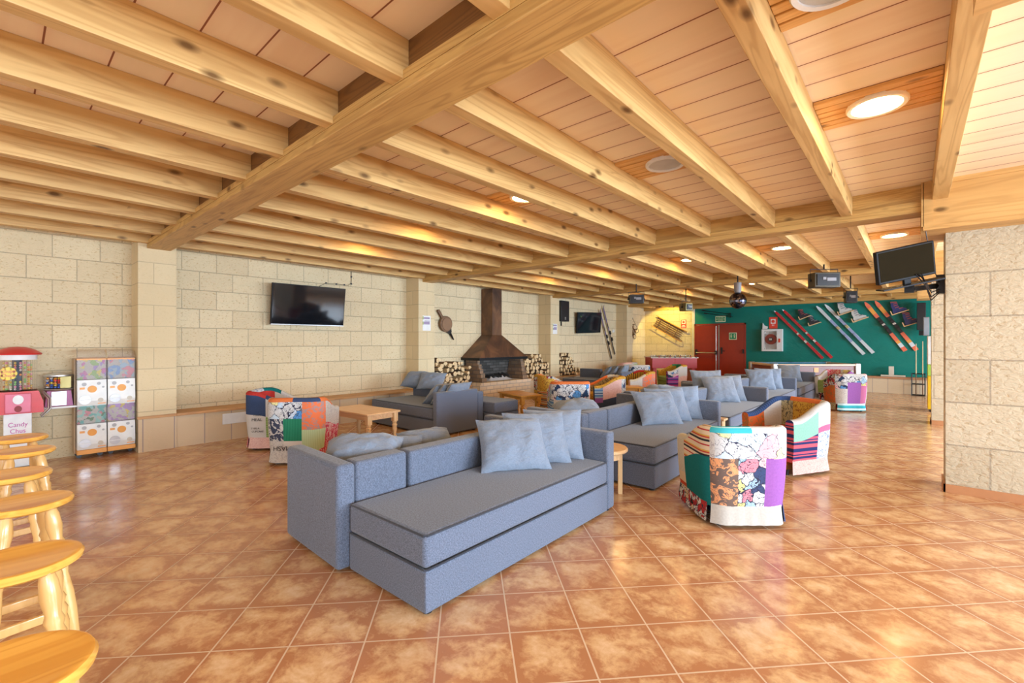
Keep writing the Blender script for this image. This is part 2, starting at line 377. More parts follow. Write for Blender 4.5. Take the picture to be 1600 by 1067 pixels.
struct(box((-5.98,YE-.02,0),(-5.88,YE+.25,ZC)).build('trim_99',plain('white_plaster',(.72,.68,.60),.8)))
struct(box((-5.88,YE,0),(XR,YE+.25,ZC)).build('wall_far',green_mat()))
# right wall with wide windows, back wall with wide windows (behind the camera)
PL=plain('cream_plaster',(.78,.70,.56),.8)
def window_wall(axis,pos,a,b,openings,name):
    def bx(u0,u1,z0,z1):
        if axis=='x': return ((pos,u0,z0),(pos+.2,u1,z1))
        return ((u0,pos-.2,z0),(u1,pos,z1))
    m=MB(); cur=a
    for (u0,u1) in openings:
        p=bx(cur,u0,0,ZC); m.box(*p); p=bx(u0,u1,0,.45); m.box(*p); p=bx(u0,u1,2.45,ZC); m.box(*p); cur=u1
    m.box(*bx(cur,b,0,ZC)); struct(m.build(name,PL))
window_wall('x',XR,YB,YE,[(-3.1,.5),(1.3,4.9),(6.4,10.0),(11.0,14.6)],'wall_right')
window_wall('y',YB,XW,XR,[(-7.5,-4.3),(-3.8,-.6),(0,3.2)],'wall_back')
wi=1
for (u0,u1) in [(-3.1,.5),(1.3,4.9),(6.4,10.0),(11.0,14.6)]:
    m=MB(); 
    for k in range(4):
        y=u0+(u1-u0)*k/3; m.box((XR+.06,y-.04,.45),(XR+.12,y+.04,2.45))
    m.box((XR+.06,u0,.45),(XR+.12,u1,.52)); m.box((XR+.06,u0,2.38),(XR+.12,u1,2.45)); struct(m.build('window_%d'%wi,W[2])); wi+=1
for (u0,u1) in [(-7.5,-4.3),(-3.8,-.6),(0,3.2)]:
    m=MB()
    for k in range(4):
        x=u0+(u1-u0)*k/3; m.box((x-.04,YB-.12,.45),(x+.04,YB-.06,2.45))
    m.box((u0,YB-.12,.45),(u1,YB-.06,.52)); m.box((u0,YB-.12,2.38),(u1,YB-.06,2.45)); struct(m.build('window_%d'%wi,W[2])); wi+=1
# wall piers
PIERS=[1.20,5.55,9.92,14.28]
for k,y in enumerate(PIERS):
    struct(box((XW,y,0),(XC,y+.40,ZC)).build('wall_left_pier_%d'%(k+1),MB_['column']))
# right pillars
struct(box((.22,5.89,0),(2.1,6.30,2.42)).build('wall_right_pillar_1',MB_['pillar']))
struct(box((.22,10.55,0),(1.6,10.95,2.42)).build('wall_right_pillar_2',MB_['pillar']))
bt=plain('terracotta_skirting',(.50,.23,.10),.4)
struct(MB().box((.205,5.875,0),(2.1,5.889,.075)).box((.205,5.875,0),(.219,6.31,.075)).build('baseboard_right_1',bt))
struct(MB().box((.205,10.535,0),(1.6,10.549,.075)).box((.205,10.535,0),(.219,10.96,.075)).build('baseboard_right_2',bt))
tn=[1]
def trim(mb,mats):
    o=mb.build('trim_%d'%tn[0],mats); tn[0]+=1; return struct(o)
# beams across (along X)
BY=[-3.06,1.29,5.65,10.01,14.37]
ENDX=.06
for k,y in enumerate(BY):
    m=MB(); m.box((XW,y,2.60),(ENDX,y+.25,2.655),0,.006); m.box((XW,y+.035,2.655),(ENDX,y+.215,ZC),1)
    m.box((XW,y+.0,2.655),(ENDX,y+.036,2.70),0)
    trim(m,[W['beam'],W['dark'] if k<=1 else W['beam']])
    # boxed beam over the pillars on the right
    m=MB(); y0=y-.02; y1=y+.74; ENDX=.15 if k==1 else .06
    m.box((ENDX+.005,y0,2.42),(XR,y1,ZC)); 
    m.box((ENDX,y0-.015,2.42),(XR,y0,2.455)); m.box((ENDX,y0-.015,2.455),(ENDX+.07,y0,ZC-.0)); m.box((ENDX+.07,y0-.02,2.82),(XR,y0,ZC))
    m.box((ENDX-.012,y0+.04,2.42),(ENDX+.005,y1,2.455)); m.box((ENDX-.012,y1-.06,2.455),(ENDX+.005,y1,ZC)); m.box((ENDX-.012,y0-.015,2.455),(ENDX+.005,y0+.05,ZC))
    trim(m,W['panelwood'])
# beam along far wall
trim(MB().box((XW,YE-.12,2.58),(.1,YE,ZC),0,.004),W['beam'])
# joists (along Y)
JX=[.23]+[-.465-.683*i for i in range(11)]
segs=[(-3.6,-3.06+.03),(-2.84,1.325),(1.505,5.685),(5.865,10.045),(10.225,14.405),(14.585,YE-.12)]
random.seed(3)
for (a,b) in segs[1:]:
    for x in JX:
        if x>0:
            yy=a+.55 if a>0 else -2.34
            if a<14.5: trim(MB().box((x-.11,yy,2.69),(x,b-.05,ZC),0,.004),W[1])
            continue
        if x<XW+.12: continue
        m=MB().box((x-.09,a,ZJ),(x,b,ZC),0,.004)
        trim(m,W[1])
# boards flush with the ceiling around each lamp, lamps
EMI,nt,b=new_mat('lamp_glow',.5); b.inputs['Emission Color'].default_value=(1,.62,.24,1); b.inputs['Emission Strength'].default_value=60; b.inputs['Base Color'].default_value=(1,.9,.7,1)
RIM=plain('lamp_rim',(.82,.74,.60),.4)
LY=[3.46,7.90,12.3,16.15]
def lamp(x,y,on,label,extra=None):
    t=thing('recessed_ceiling_lamp' if on else 'ceiling_speaker',label,'ceiling light' if on else 'speaker',(x,y,ZC-.03),0,None)
    m=MB(); pr=[(.125,.012),(.152,.012),(.152,-.008),(.145,-.016),(.125,-.012)]
    n=28; vs=[];fs=[]
    for r,z in pr:
        for k in range(n): vs.append((r*math.cos(2*PI*k/n),r*math.sin(2*PI*k/n),z))
    q=len(pr)
    for i in range(q):
        for k in range(n): fs.append((i*n+k,i*n+(k+1)%n,((i+1)%q)*n+(k+1)%n,((i+1)%q)*n+k))
    MB().add(vs,fs,0,True).build('rim',RIM if on else WHITE,t)
    if on: MB().lathe([(.124,-.004),(.124,.004)],None,28).build('diffuser',EMI,t)
    else: MB().lathe([(.124,-.004),(.10,.0),(.02,.001)],None,28).build('grille',GRILLE,t)
GRILLE=plain('speaker_grille',(.55,.55,.52),.6)
lampspec=[]
def strip(x,y,w0=.30):
    # bay edges
    js=sorted([j for j in JX]); lo=max([j for j in js if j<x]); hi=min([j for j in js if j>x])
    hi=hi-(.11 if hi>0 else .09)
    m=MB(); n=6; wdt=.075
    for i in range(n):
        y0=y-n*wdt/2+i*wdt; m.box((lo+.001,y0+.006,ZC-.024),(hi-.001,y0+wdt-.006,ZC),0,.003,None,1)
    trim(m,W['slat'])
for x,y in [(-.17,3.52),(-1.5,3.56),(-2.88,3.46),(-4.25,3.48),(-5.6,3.48),(-.2,7.95),(-1.5,7.88),(-2.92,7.95),(-4.25,7.9),(-5.6,7.9),(-1.5,12.3),(-2.9,12.2),(-4.25,12.3),(-5.6,12.3),(-.24,2.2),(-4.25,-.85),(-1.5,-.85)]:
    strip(x,y)
lamp(-.17,3.52,True,'large lit recessed ceiling lamp nearest the camera')
lamp(-2.88,3.46,True,'lit recessed ceiling lamp between joists above the middle of the room')
lamp(-1.5,3.56,False,'unlit round white grille set in wooden slats on the ceiling')
lamp(-.24,2.2,False,'round white grille cut by the top edge of the photo')
lamp(-.2,7.95,True,'lit recessed ceiling lamp just above the small television on the bracket')
lamp(-1.5,7.88,True,'lit recessed ceiling lamp beyond the second beam, left of the bracket television')
lamp(-2.92,7.95,True,'lit recessed ceiling lamp beyond the second beam, leftmost of three in view')
lamp(-2.9,12.2,True,'small lit recessed ceiling lamp near the mirror ball')
for x,y,lb in [(-4.25,3.48,'making the glow left of the second cross beam'),(-5.6,3.48,'making the glow above the large television'),(-4.25,7.9,'making the glow right of the steel flue'),(-5.6,7.9,'making the glow just above the steel flue'),
    (-1.5,12.3,'above the last sofa'),(-4.25,12.3,'making the glow above the left stage light'),(-5.6,12.3,'making the glow before the yellow lit wall'),(-4.25,-.85,'behind the camera on its left'),(-1.5,-.85,'straight behind the camera')]:
    lamp(x,y,True,'recessed ceiling lamp hidden by joists, '+lb)
# bench along left wall and end wall
m=MB(); m.box((XW,1.6,0),(-7.37,6.0,.42)); m.box((-7.40,1.2,0),(-7.352,1.6,.42)); struct(m.build('wall_left_bench_1',MB_['benchtile']))
struct(MB().box((XW,1.6,.42),(-7.33,6.98,.455),0,.006).box((XC+.001,1.19,.42),(-7.335,1.6,.455),0,.004).build('trim_90',W['bench']))
struct(box((XW,5.95,0),(-7.37,6.98,.42)).build('wall_left_bench_2',MB_['benchtile']))
struct(box((XW,8.76,0),(-7.37,14.28,.42)).build('wall_left_bench_3',MB_['benchtile']))
struct(MB().box((XW,8.76,.42),(-7.33,9.92,.455),0,.006).box((XC+.001,9.92,.42),(-7.33,10.32,.455)).box((XW,10.32,.42),(-7.33,14.28,.455),0,.006).build('trim_91',W['bench']))
struct(box((-3.9,16.22,0),(.4,YE,.40)).build('wall_far_bench',MB_['benchtile']))
struct(box((-3.95,16.18,.40),(.4,YE,.45),.006).build('trim_92',W['benchx']))
# ---------------------------------------------------------------- doors
DR=plain('red_door_paint',(.30,.030,.012),.3)
FR=plain('dark_red_frame',(.30,.03,.015),.4)
struct(MB().box((-5.88,YE-.05,0),(-5.84,YE,2.04)).box((-4.24,YE-.05,0),(-4.20,YE,2.04)).box((-5.88,YE-.05,1.99),(-4.20,YE,2.04)).build('trim_93',FR))
for k,(x0,x1) in enumerate([(-5.84,-5.065),(-5.035,-4.24)]):
    d=struct(MB().box((x0+.004,YE-.045,.01),(x1-.004,YE-.004,1.985),0,.004).build('door_%d'%(k+1),DR))
    if k==0:
        MB().cyl((-5.80,YE-.12,1.03),(-5.12,YE-.12,1.03),.02,n=10).cyl((-5.135,YE-.08,.03),(-5.135,YE-.08,1.95),.014,n=8).build('push_bar',STEEL,d)
        MB().box((-5.83,YE-.13,.96),(-5.77,YE-.045,1.14)).box((-5.17,YE-.13,.97),(-5.10,YE-.045,1.10)).build('bar_housing',BLK,d)
    else:
        MB().box((-4.99,YE-.06,1.0),(-4.93,YE-.044,1.22)).cyl((-4.96,YE-.06,1.1),(-4.96,YE-.11,1.1),.012).cyl((-4.97,YE-.105,1.1),(-4.84,YE-.105,1.1),.012).build('door_handle',BLK,d)
        MB().box((-4.29,YE-.10,1.02),(-4.25,YE-.044,1.16)).build('bar_housing',BLK,d)
struct(MB().box((-5.063,YE-.055,.01),(-5.037,YE-.004,1.985)).build('trim_94',STEEL))
def sign(name,label,loc,rz,w_,h_,bg,paint):
    t=thing(name,label,'sign',loc,rz)
    MB().box((-w_/2,-.008,-h_/2),(w_/2,0,h_/2),0,.001,None,1).build('plate',bg,t); paint(t); return t
CREAM=plain('sign_cream',(.80,.80,.52),.5); SR=plain('sign_red',(.75,.06,.03),.5); INK=plain('black_ink',(.02,.02,.02),.6)
def p1(t):
    MB().box((-.145,-.011,-.075),(.145,-.008,-.012),0).build('lower_bar',GREENL,t); text('SALIDA',.052,CREAM,t,(0,-.0125,-.045))
    MB().box((-.145,-.011,.005),(.145,-.008,.078),0).build('upper_bar',GREENL,t); text('SORTIDA',.05,CREAM,t,(0,-.0125,.04))
sign('exit_sign','cream bordered green exit sign above the red double door',(-5.01,YE-.001,2.195),0,.33,.20,CREAM,p1)
def p2(t):
    MB().box((-.10,-.011,-.10),(.10,-.008,.10),0).build('green_field',GREENL,t)
    m=MB(); 
    for s in(-1,1): m.box((s*.05-.012,-.013,-.06),(s*.05+.012,-.011,.03)); m.lathe([(.016,0),(.016,.003)],Tr(s*.05,-.011,.055)@Matrix.Rotation(rad(90),4,'X'),12); m.box((s*.05-.03,-.013,.0),(s*.05+.03,-.011,.02))
    m.build('pictogram',CREAM,t)
sign('door_sign','square green push sign on the right leaf of the red door',(-4.60,YE-.046,1.60),0,.24,.24,CREAM,p2)
def p3(t):
    MB().box((-.07,-.011,-.03),(.07,-.008,.12),0).build('white_field',WHITE,t); MB().lathe([(.05,0),(.05,.003)],Tr(0,-.011,.045)@Matrix.Rotation(rad(90),4,'X'),16).lathe([(.02,0),(.02,.003)],Tr(0,-.013,.045)@Matrix.Rotation(rad(90),4,'X'),12).build('hose_symbol',SR,t)
    text('BIE',.06,WHITE,t,(0,-.009,-.08))
sign('fire_hose_sign','red and white fire hose sign above the white hose cabinet',(-3.40,YE-.001,2.02),0,.24,.37,SR,p3)
def p4(t):
    MB().box((-.07,-.011,.0),(.07,-.008,.13),0).build('white_field',WHITE,t); MB().lathe([(.045,0),(.045,.003)],Tr(0,-.011,.065)@Matrix.Rotation(rad(90),4,'X'),16).lathe([(.018,0),(.018,.003)],Tr(0,-.013,.065)@Matrix.Rotation(rad(90),4,'X'),12).build('alarm_symbol',SR,t)
    MB().box((-.07,-.010,-.12),(.07,-.008,-.09),0).box((-.05,-.010,-.07),(.05,-.008,-.05)).build('caption_lines',WHITE,t)
sign('fire_alarm_sign','small red fire alarm sign on the yellow lit stone wall',(-6.28,YE-.001,2.06),0,.19,.30,SR,p4)
# ---------------------------------------------------------------- hose cabinet
t=thing('fire_hose_cabinet','white framed fire hose cabinet with red reel on green wall','cabinet',(-3.41,YE,1.46))
MB().box((-.29,-.16,-.35),(.29,-.001,-.29)).box((-.29,-.16,.29),(.29,-.001,.35)).box((-.29,-.16,-.29),(-.22,-.001,.29)).box((.14,-.16,-.29),(.29,-.001,.29)).box((-.22,-.02,-.29),(.14,-.001,.29)).build('frame',WHITE,t)
MB().lathe([(.165,0),(.165,.03),(.15,.035),(.15,.06),(.165,.065),(.165,.09)],Tr(-.04,-.03,.03)@Matrix.Rotation(rad(90),4,'X'),24).build('hose_reel',plain('reel_red',(.30,.04,.02),.5),t)
MB().lathe([(.07,0),(.07,.012)],Tr(-.04,-.12,.03)@Matrix.Rotation(rad(90),4,'X'),20).build('reel_hub',BLK,t)
MB().box((-.08,-.135,-.0),(.0,-.132,.06)).build('reel_label',WHITE,t)
MB().box((.19,-.175,-.07),(.24,-.16,.05)).build('latch',SR,t)
gm,nt,b=new_mat('thin_clear_cover',.05); b.inputs['Transmission Weight'].default_value=1; b.inputs['IOR'].default_value=1.02; b.inputs['Base Color'].default_value=(1,1,1,1)
GLASS=gm
MB().box((-.22,-.150,-.29),(.14,-.147,.29)).build('glass_pane',GLASS,t)
t=thing('emergency_light','small white wall lamp left of the red fire hose sign','lamp',(-3.63,YE-.001,1.90))
MB().prism([(-.07,-.08),(.06,-.08),(.08,.0),(-.02,.04),(-.06,.12)],-.06,0).build('housing',WHITE,t)
# ---------------------------------------------------------------- skis and boots on the green wall
def ski(name,label,cat,a,b,wd,mats,cuts,bind,group=None,y=YE,off=.05,rz=0):
    # a = tip, b = tail as (x,z) on the wall; cuts = list of (fraction,mat index)
    a=Vector(a); b=Vector(b); L=(b-a).length; ang=math.atan2(b.y-a.y,b.x-a.x)
    t=thing(name,label,cat,(0,0,0),0,group)
    if rz: t.location=(y,0,0); t.rotation_euler=(0,0,rad(90))
    else: t.location=(0,y,0)
    T=Tr(a.x,-off,a.y)@Matrix.Rotation(-ang,4,'Y')
    m=MB(); n=40; vs=[];fs=[];ms=[]
    for i in range(n+1):
        u=i/n; x=u*L
        hw=wd/2*(1-.16*math.sin(PI*min(1,max(0,(u-.08)/.9))))
        if u<.10: hw*=max(.12,math.sin(PI/2*min(1,(u+.004)/.10)))**.7
        yy=-.06*max(0,(.10-u)/.10)**2
        for dz,dy in((-hw,.006),(hw,.006),(hw,-.006),(-hw,-.006)): vs.append(T@Vector((x,yy+dy,dz)))
    for i in range(n):
        mi=0
        for f,k in cuts:
            if (i+.5)/n>=f: mi=k
        for k in range(4): fs.append((i*4+k,i*4+(k+1)%4,(i+1)*4+(k+1)%4,(i+1)*4+k)); ms.append(mi if k==2 else len(mats)-1 if len(mats)>1 else 0)
    fs+= [(0,1,2,3),(n*4+3,n*4+2,n*4+1,n*4)]; ms+=[0,0]
    m.add(vs,fs,ms,False); m.build('ski_blade',mats,t)
    for (f,ln,hh,mt) in bind:
        MB().box((f*L-ln/2,-.006-hh,-wd*.36),(f*L+ln/2,-.0061,wd*.36),0,.004,T).build('binding',mt,t)
    return t
redm=plain('red_ski',(.50,.01,.015),.3); wm=plain('white_ski',(.62,.66,.68),.3); bl=plain('blue_ski_graphic',(.30,.36,.55),.3); om=plain('coral_ski',(.78,.16,.08),.3); oy=plain('orange_ski_graphic',(.80,.34,.06),.3)
edge=plain('ski_edge',(.70,.62,.50),.3)
ski('downhill_ski','left red ski of the pair beside the hose cabinet','ski',(-3.35,2.40),(-2.07,.91),.08,[redm,wm,edge],[(0,1),(.03,0),(.62,1),(.635,0)],[(.50,.06,.03,STEEL),(.66,.09,.04,STEEL)],'red skis on green wall')
ski('downhill_ski','right red ski of the pair beside the hose cabinet','ski',(-3.12,2.43),(-1.84,.93),.08,[redm,wm,edge],[(0,1),(.03,0),(.62,1),(.635,0)],[(.50,.06,.03,STEEL),(.66,.09,.04,STEEL)],'red skis on green wall')
for lb,dx,dz in(('left',0,0),('right',.21,.04)):
    ski('downhill_ski',lb+' white ski of the blue and white pair on the green wall','ski',(-2.22+dx,2.49+dz),(-1.08+dx,1.05+dz),.085,[wm,bl,edge],[(0,0),(.30,1),(.44,0),(.5,1),(.62,0),(.70,1),(.74,0)],[(.47,.10,.04,plain('tan_binding',(.5,.4,.2),.4)),(.66,.16,.05,bl)],'white skis on green wall')
for lb,dx,dz in(('left',0,0),('right',.23,.02)):
    ski('downhill_ski',lb+' orange ski with black binding, of the pair by the blue boots','ski',(-1.06+dx,2.54+dz),(-.18+dx,1.16+dz),.10,[om,oy,BLK,wm,edge],[(0,0),(.12,1),(.24,0),(.33,2),(.66,0),(.80,1),(.86,3),(.93,0)],[(.45,.16,.05,BLK),(.47,.05,.07,STEEL),(.60,.14,.06,BLK)],'orange skis on green wall')
def boot(label,x,z,s,mt,mt2,tilt,flip=1):
    t=thing('ski_boot',label,'ski boot',(x,YE,z)); t.rotation_euler=(0,rad(tilt),0); t.scale=(s,s,s)
    shell=[(-.13,0),(.15,0),(.17,.02),(.165,.06),(.11,.09),(.05,.13),(.03,.20),(.035,.27),(-.09,.31),(-.12,.22),(-.115,.12),(-.14,.06)]
    MB().prism(shell,-.14,-.04,0).build('shell',mt,t)
    m=MB()
    for (x0,z0) in((.07,.10),(.0,.15),(-.01,.21),(0,.26)): m.box((x0-.05,-.15,z0-.012),(x0+.04,-.035,z0+.008))
    m.build('buckles',mt2,t)
    MB().prism([(-.10,.30),(.03,.265),(.04,.30),(-.09,.345)],-.13,-.05).build('liner',mt2,t)
    t2=thing('boot_shelf','small pine wall bracket carrying the '+label,'shelf',(x,YE,z)); t2.rotation_euler=(0,rad(tilt),0); t2.scale=(s,s,s)
    MB().box((-.16,-.17,-.022),(.20,0,-.001)).box((-.182,-.17,-.022),(-.16,0,.10)).build('bracket',W['table'],t2)
blkboot=plain('black_boot',(.02,.02,.03),.4); whb=plain('white_boot',(.60,.60,.56),.4); blb=plain('navy_boot',(.03,.04,.16),.35); rb=plain('dull_red_detail',(.35,.08,.08),.5)
greyd=plain('grey_detail',(.25,.25,.27),.5)
boot('upper black ski boot between red and white skis',-2.52,2.16,.85,blkboot,rb,-22)
boot('lower black ski boot between red and white skis',-2.27,1.955,.85,blkboot,greyd,-20)
boot('upper white ski boot between white and orange skis',-1.50,2.26,1.0,whb,greyd,-20)
boot('lower white ski boot between white and orange skis',-1.17,2.05,1.0,whb,greyd,-22)
boot('upper navy ski boot right of the orange skis',-.30,2.22,1.0,blb,rb,-20)
boot('lower navy ski boot right of the orange skis',-.04,1.90,1.05,blb,rb,-20)
for lb,a,b in(('upper',(-5.62,2.52),(-4.62,2.34)),('lower',(-5.55,2.42),(-4.60,2.26))):
    t=thing('ski_pole',lb+' dark ski pole hung over the red door','ski pole',(0,YE,0),0,'ski poles above the door')
    MB().cyl((a[0],-.04,a[1]),(b[0],-.04,b[1]),.011,.007,8).build('shaft',BLKM,t)
    d=(Vector((b[0],0,b[1]))-Vector((a[0],0,a[1]))).normalized()
    MB().cyl((a[0],-.04,a[1]),(a[0]+d.x*.12,-.04,a[1]+d.z*.12),.018,n=8).build('grip',BLK,t)
    MB().cyl((b[0]-d.x*.07,-.04,b[1]-d.z*.07),(b[0]-d.x*.06,-.04,b[1]-d.z*.06),.045,n=12).build('basket',BLK,t)
# skis on left wall
pur=plain('purple_ski',(.12,.09,.22),.4)
for lb,a,b in(('left',(13.06,2.50),(13.88,.84)),('right',(13.27,2.62),(14.10,.98))):
    ski('downhill_ski',lb+' dark purple ski hung on the stone wall right of the tilted television','ski',a,b,.07,[pur,BLK,edge],[(0,0),(.35,1),(.45,0),(.6,1)],[(.55,.12,.05,BLK),(.68,.12,.06,BLK)],'dark skis on stone wall',y=XW,rz=1)
t=thing('motion_sensor','small round white sensor beside the dark skis on stone wall','sensor',(XW,14.05,1.78),90); MB().lathe([(.06,0),(.05,.04),(.02,.055)],Matrix.Rotation(rad(90),4,'X'),16).build('body',WHITE,t)
# ---------------------------------------------------------------- sleds
def sled(label,loc,rz,ang,L,Wd,wmat,mt):
    t=thing('wooden_sled',label,'sled',loc,rz); T=Matrix.Rotation(rad(ang),4,'Y')
    for sgn in(-1,1):
        pts=[T@Vector((x,-.16+dy,sgn*Wd/2)) for x,dy in [(-L/2,0),(L*.3,0),(L*.42,.02),(L*.49,.07),(L*.5,.13)]]
        MB().tube(pts,.014,6).build('runner',mt,t)
        MB().tube([T@Vector((x,-.03,sgn*Wd/2*.8)) for x in(-L/2,L*.5)],.012,6).build('seat_rail',wmat,t)
        for x in(-L*.35,-L*.05,L*.25): MB().tube([T@Vector((x,-.16,sgn*Wd/2)),T@Vector((x,-.03,sgn*Wd/2*.8))],.011,6).build('strut',wmat,t)
    for x in(-L*.35,-L*.05,L*.25): MB().tube([T@Vector((x,-.12,-Wd/2)),T@Vector((x,-.12,Wd/2))],.012,6).build('crossbar',wmat,t)
    for k in range(5):
        z=(k-2)*Wd*.17; MB().box((-L*.48,-.035,z-.013),(L*.4,-.022,z+.013),0,0,T).build('slat',wmat,t)
    return t
sled('large wooden sled hung at a slant on the yellow lit stone wall',(-6.78,YE-.02,1.90),0,29,1.25,.42,W['brown'],W['orange'])
sled('small slatted sled hung on the stone pier near the corner',(XW,15.35,1.92),90,42,.85,.30,W['brown'],STEEL)
# ---------------------------------------------------------------- televisions
def screen_mat():
    m,nt,b=new_mat('glossy_tv_screen',.06,0,.45); b.inputs['Base Color'].default_value=(.006,.007,.010,1); b.inputs['Coat Weight'].default_value=0; b.inputs['Coat Roughness'].default_value=.03; return m
SCR=screen_mat(); BEZ=plain('tv_bezel',(.012,.012,.014),.5,0,.2)
def tv(label,loc,rot,w_,h_,frame=BEZ,mount=True,bar=None):
    t=thing('television',label,'television',loc); t.rotation_euler=[rad(a) for a in rot]
    MB().box((-w_/2,-.0,-h_/2),(w_/2,.05,h_/2),0,.006).build('housing',frame,t)
    MB().box((-w_/2+.012,-.003,-h_/2+.022),(w_/2-.012,-.0005,h_/2-.012)).build('screen',SCR,t)
    if bar: MB().box((-w_/2,-.004,-h_/2),(w_/2,0,-h_/2+.014)).build('silver_strip',bar,t)
    return t
t=tv('large wide television tilted forward on the stone wall above the bench',(-7.54,3.475,2.005),(8,0,88),1.20,.66,BEZ,True,STEEL)
MB().box((-.25,.05,-.2),(.25,.07,.2)).box((-.03,.07,-.03),(.03,.20,.03)).build('wall_mount',BLKM,t)
t=tv('dark television turned on its wall arm right of the log pile column',(-7.56,12.22,2.0),(6,-2,82),1.13,.64)
MB().box((-.2,.05,-.15),(.2,.07,.15)).box((-.03,.07,-.03),(.03,.18,.03)).build('wall_mount',BLKM,t)
text('tv',.09,plain('screen_sticker',(.10,.22,.05),.6),t,(-.42,-.004,.20),name='sticker')
# bracket tv on pillar
t=thing('television','small black television on a black arm bracket beside the right stone pillar','television',(-.055,5.50,2.12)); t.rotation_euler=(rad(10),rad(-12),rad(36)); t.scale=(.93,.93,.93)
MB().box((-.27,0,-.165),(.27,.05,.165),0,.010).build('housing',BEZ,t)
MB().box((-.25,-.003,-.14),(.25,-.0005,.148)).build('screen',plain('matt_screen',(.018,.013,.005),.7,0,.05),t)
MB().box((-.03,.0,-.21),(.03,.03,-.16)).box((-.27,-.06,-.222),(.30,.05,-.208)).build('stand_base',BEZ,t)
m=MB(); 
for k in range(7): m.box((.268,.012,-.09+k*.022),(.2735,.02,-.08+k*.022))
m.build('side_buttons',STEEL,t)
t=thing('swivel_bracket','black articulated bracket and cables bolted to the side of the right pillar','bracket',(0,0,0))
MB().box((.16,6.02,1.87),(.219,6.16,2.05)).build('wall_plate',BLKM,t)
MB().cyl((.18,6.08,1.95),(-.02,5.72,1.90),.028,n=10).cyl((-.02,5.72,1.90),(-.03,5.60,1.90),.02,n=10).box((-.07,5.60,1.86),(.0,5.70,1.93)).build('arm',BLKM,t)
for k,(dz,my) in enumerate([(-.09,5.9),(-.05,5.85),(-.12,5.95)]):
    MB().tube([(.05-.02*k,5.56,2.02),(.08,5.7,1.98+dz/2),(.12,my,1.92+dz),(.19,6.05,1.93+dz/3)],.005,6).build('cable',BLK,t)
MB().tube([(.19,6.05,1.96),(.12,5.8,2.12),(.075,5.66,2.45)],.004,6).build('cable',BLK,t)
t=thing('signal_cable','thin black cable pinned along the stone wall above the television','cable')
MB().tube([(XW+.008,3.72,2.36),(XW+.008,3.86,2.44),(XW+.008,4.28,2.44),(XW+.008,4.34,2.49),(XW+.008,4.34,2.70)],.004,6).build('wire',BLK,t)
for y,z in((3.86,2.44),(4.05,2.44),(4.2,2.44),(4.34,2.47),(4.34,2.6)): MB().box((XW,y-.012,z-.012),(XW+.016,y+.012,z+.012)).build('clip',BLK,t)
# wall speaker boxes, notices, bellows
t=thing('loudspeaker','tall black speaker high on stone wall right of the second log stack column','speaker',(XW,10.98,2.30),90)
MB().box((-.2,-.16,-.30),(.2,-.02,.30),0,.01).build('cabinet',BLK,t); MB().box((-.02,-.02,-.42),(.02,0,.1)).build('bracket',BLKM,t); MB().box((-.03,-.165,-.25),(.03,-.16,-.17)).build('badge',STEEL,t)
t=thing('loudspeaker','black speaker at the top right end of the green wall','speaker',(.14,16.3,2.08),0)
MB().box((-.09,-.12,-.36),(.09,.1,.36),0,.01).build('cabinet',BLK,t); MB().box((-.05,-.12,-.5),(.07,.02,-.37)).build('bracket',BLKM,t)
t=thing('menu_board','grey framed picture on the side of the far right pillar','picture',(.21,13.6,1.75),0)
def notice(label,y,z,h_):
    t=thing('notice',label,'notice',(XC,y,z),90)
    MB().box((-.10,-.004,-h_/2),(.10,0,h_/2)).build('sheet',WHITE,t)
    MB().box((-.075,-.0055,h_*.28),(.075,-.0042,h_*.40)).box((-.05,-.0055,h_*.12),(.08,-.0042,h_*.17)).box((-.075,-.0055,-h_*.08),(.075,-.0042,.03)).build('printed_lines',plain('violet_print',(.35,.28,.42),.7),t)
    MB().box((-.10,-.0055,h_*.25),(-.08,-.0042,h_*.45)).box((-.10,-.0055,-h_*.1),(-.08,-.0042,h_*.1)).build('green_tabs',plain('green_tab',(.35,.45,.1),.7),t)
notice('white printed notices on the pier left of the fireplace',5.75,1.78,.30)
notice('white printed notice on the pier right of the fireplace',10.12,1.76,.28)
t=thing('fireplace_bellows','round dark wooden fireplace bellows hung on the stone wall','bellows',(XW,6.55,1.80),90)
T=Matrix.Rotation(rad(55),4,'Y')
MB().lathe([(.17,0),(.175,.02),(.175,.05),(.17,.07)],Tr(0,-.01,0)@Matrix.Rotation(rad(90),4,'X'),28).build('body',W['brown'],t)
MB().lathe([(.135,0),(.135,.008)],Tr(.015,-.08,-.01)@Matrix.Rotation(rad(90),4,'X'),28).build('face_board',plain('worn_walnut',(.25,.13,.06),.5),t)
MB().box((-.36,-.07,-.03),(-.12,-.045,.03),0,.008,T).box((-.36,-.035,-.03),(-.12,-.012,.03),0,.008,T).build('handles',W['brown'],t)
MB().prism([(.10,-.11),(.24,-.035),(.24,.035),(.10,.11)],-.065,-.015,0,T).build('throat',BLKM,t)
MB().lathe([(.03,0),(.014,.20)],T@Tr(.22,-.04,0)@Matrix.Rotation(rad(90),4,'Y'),10).build('nozzle',BLKM,t)
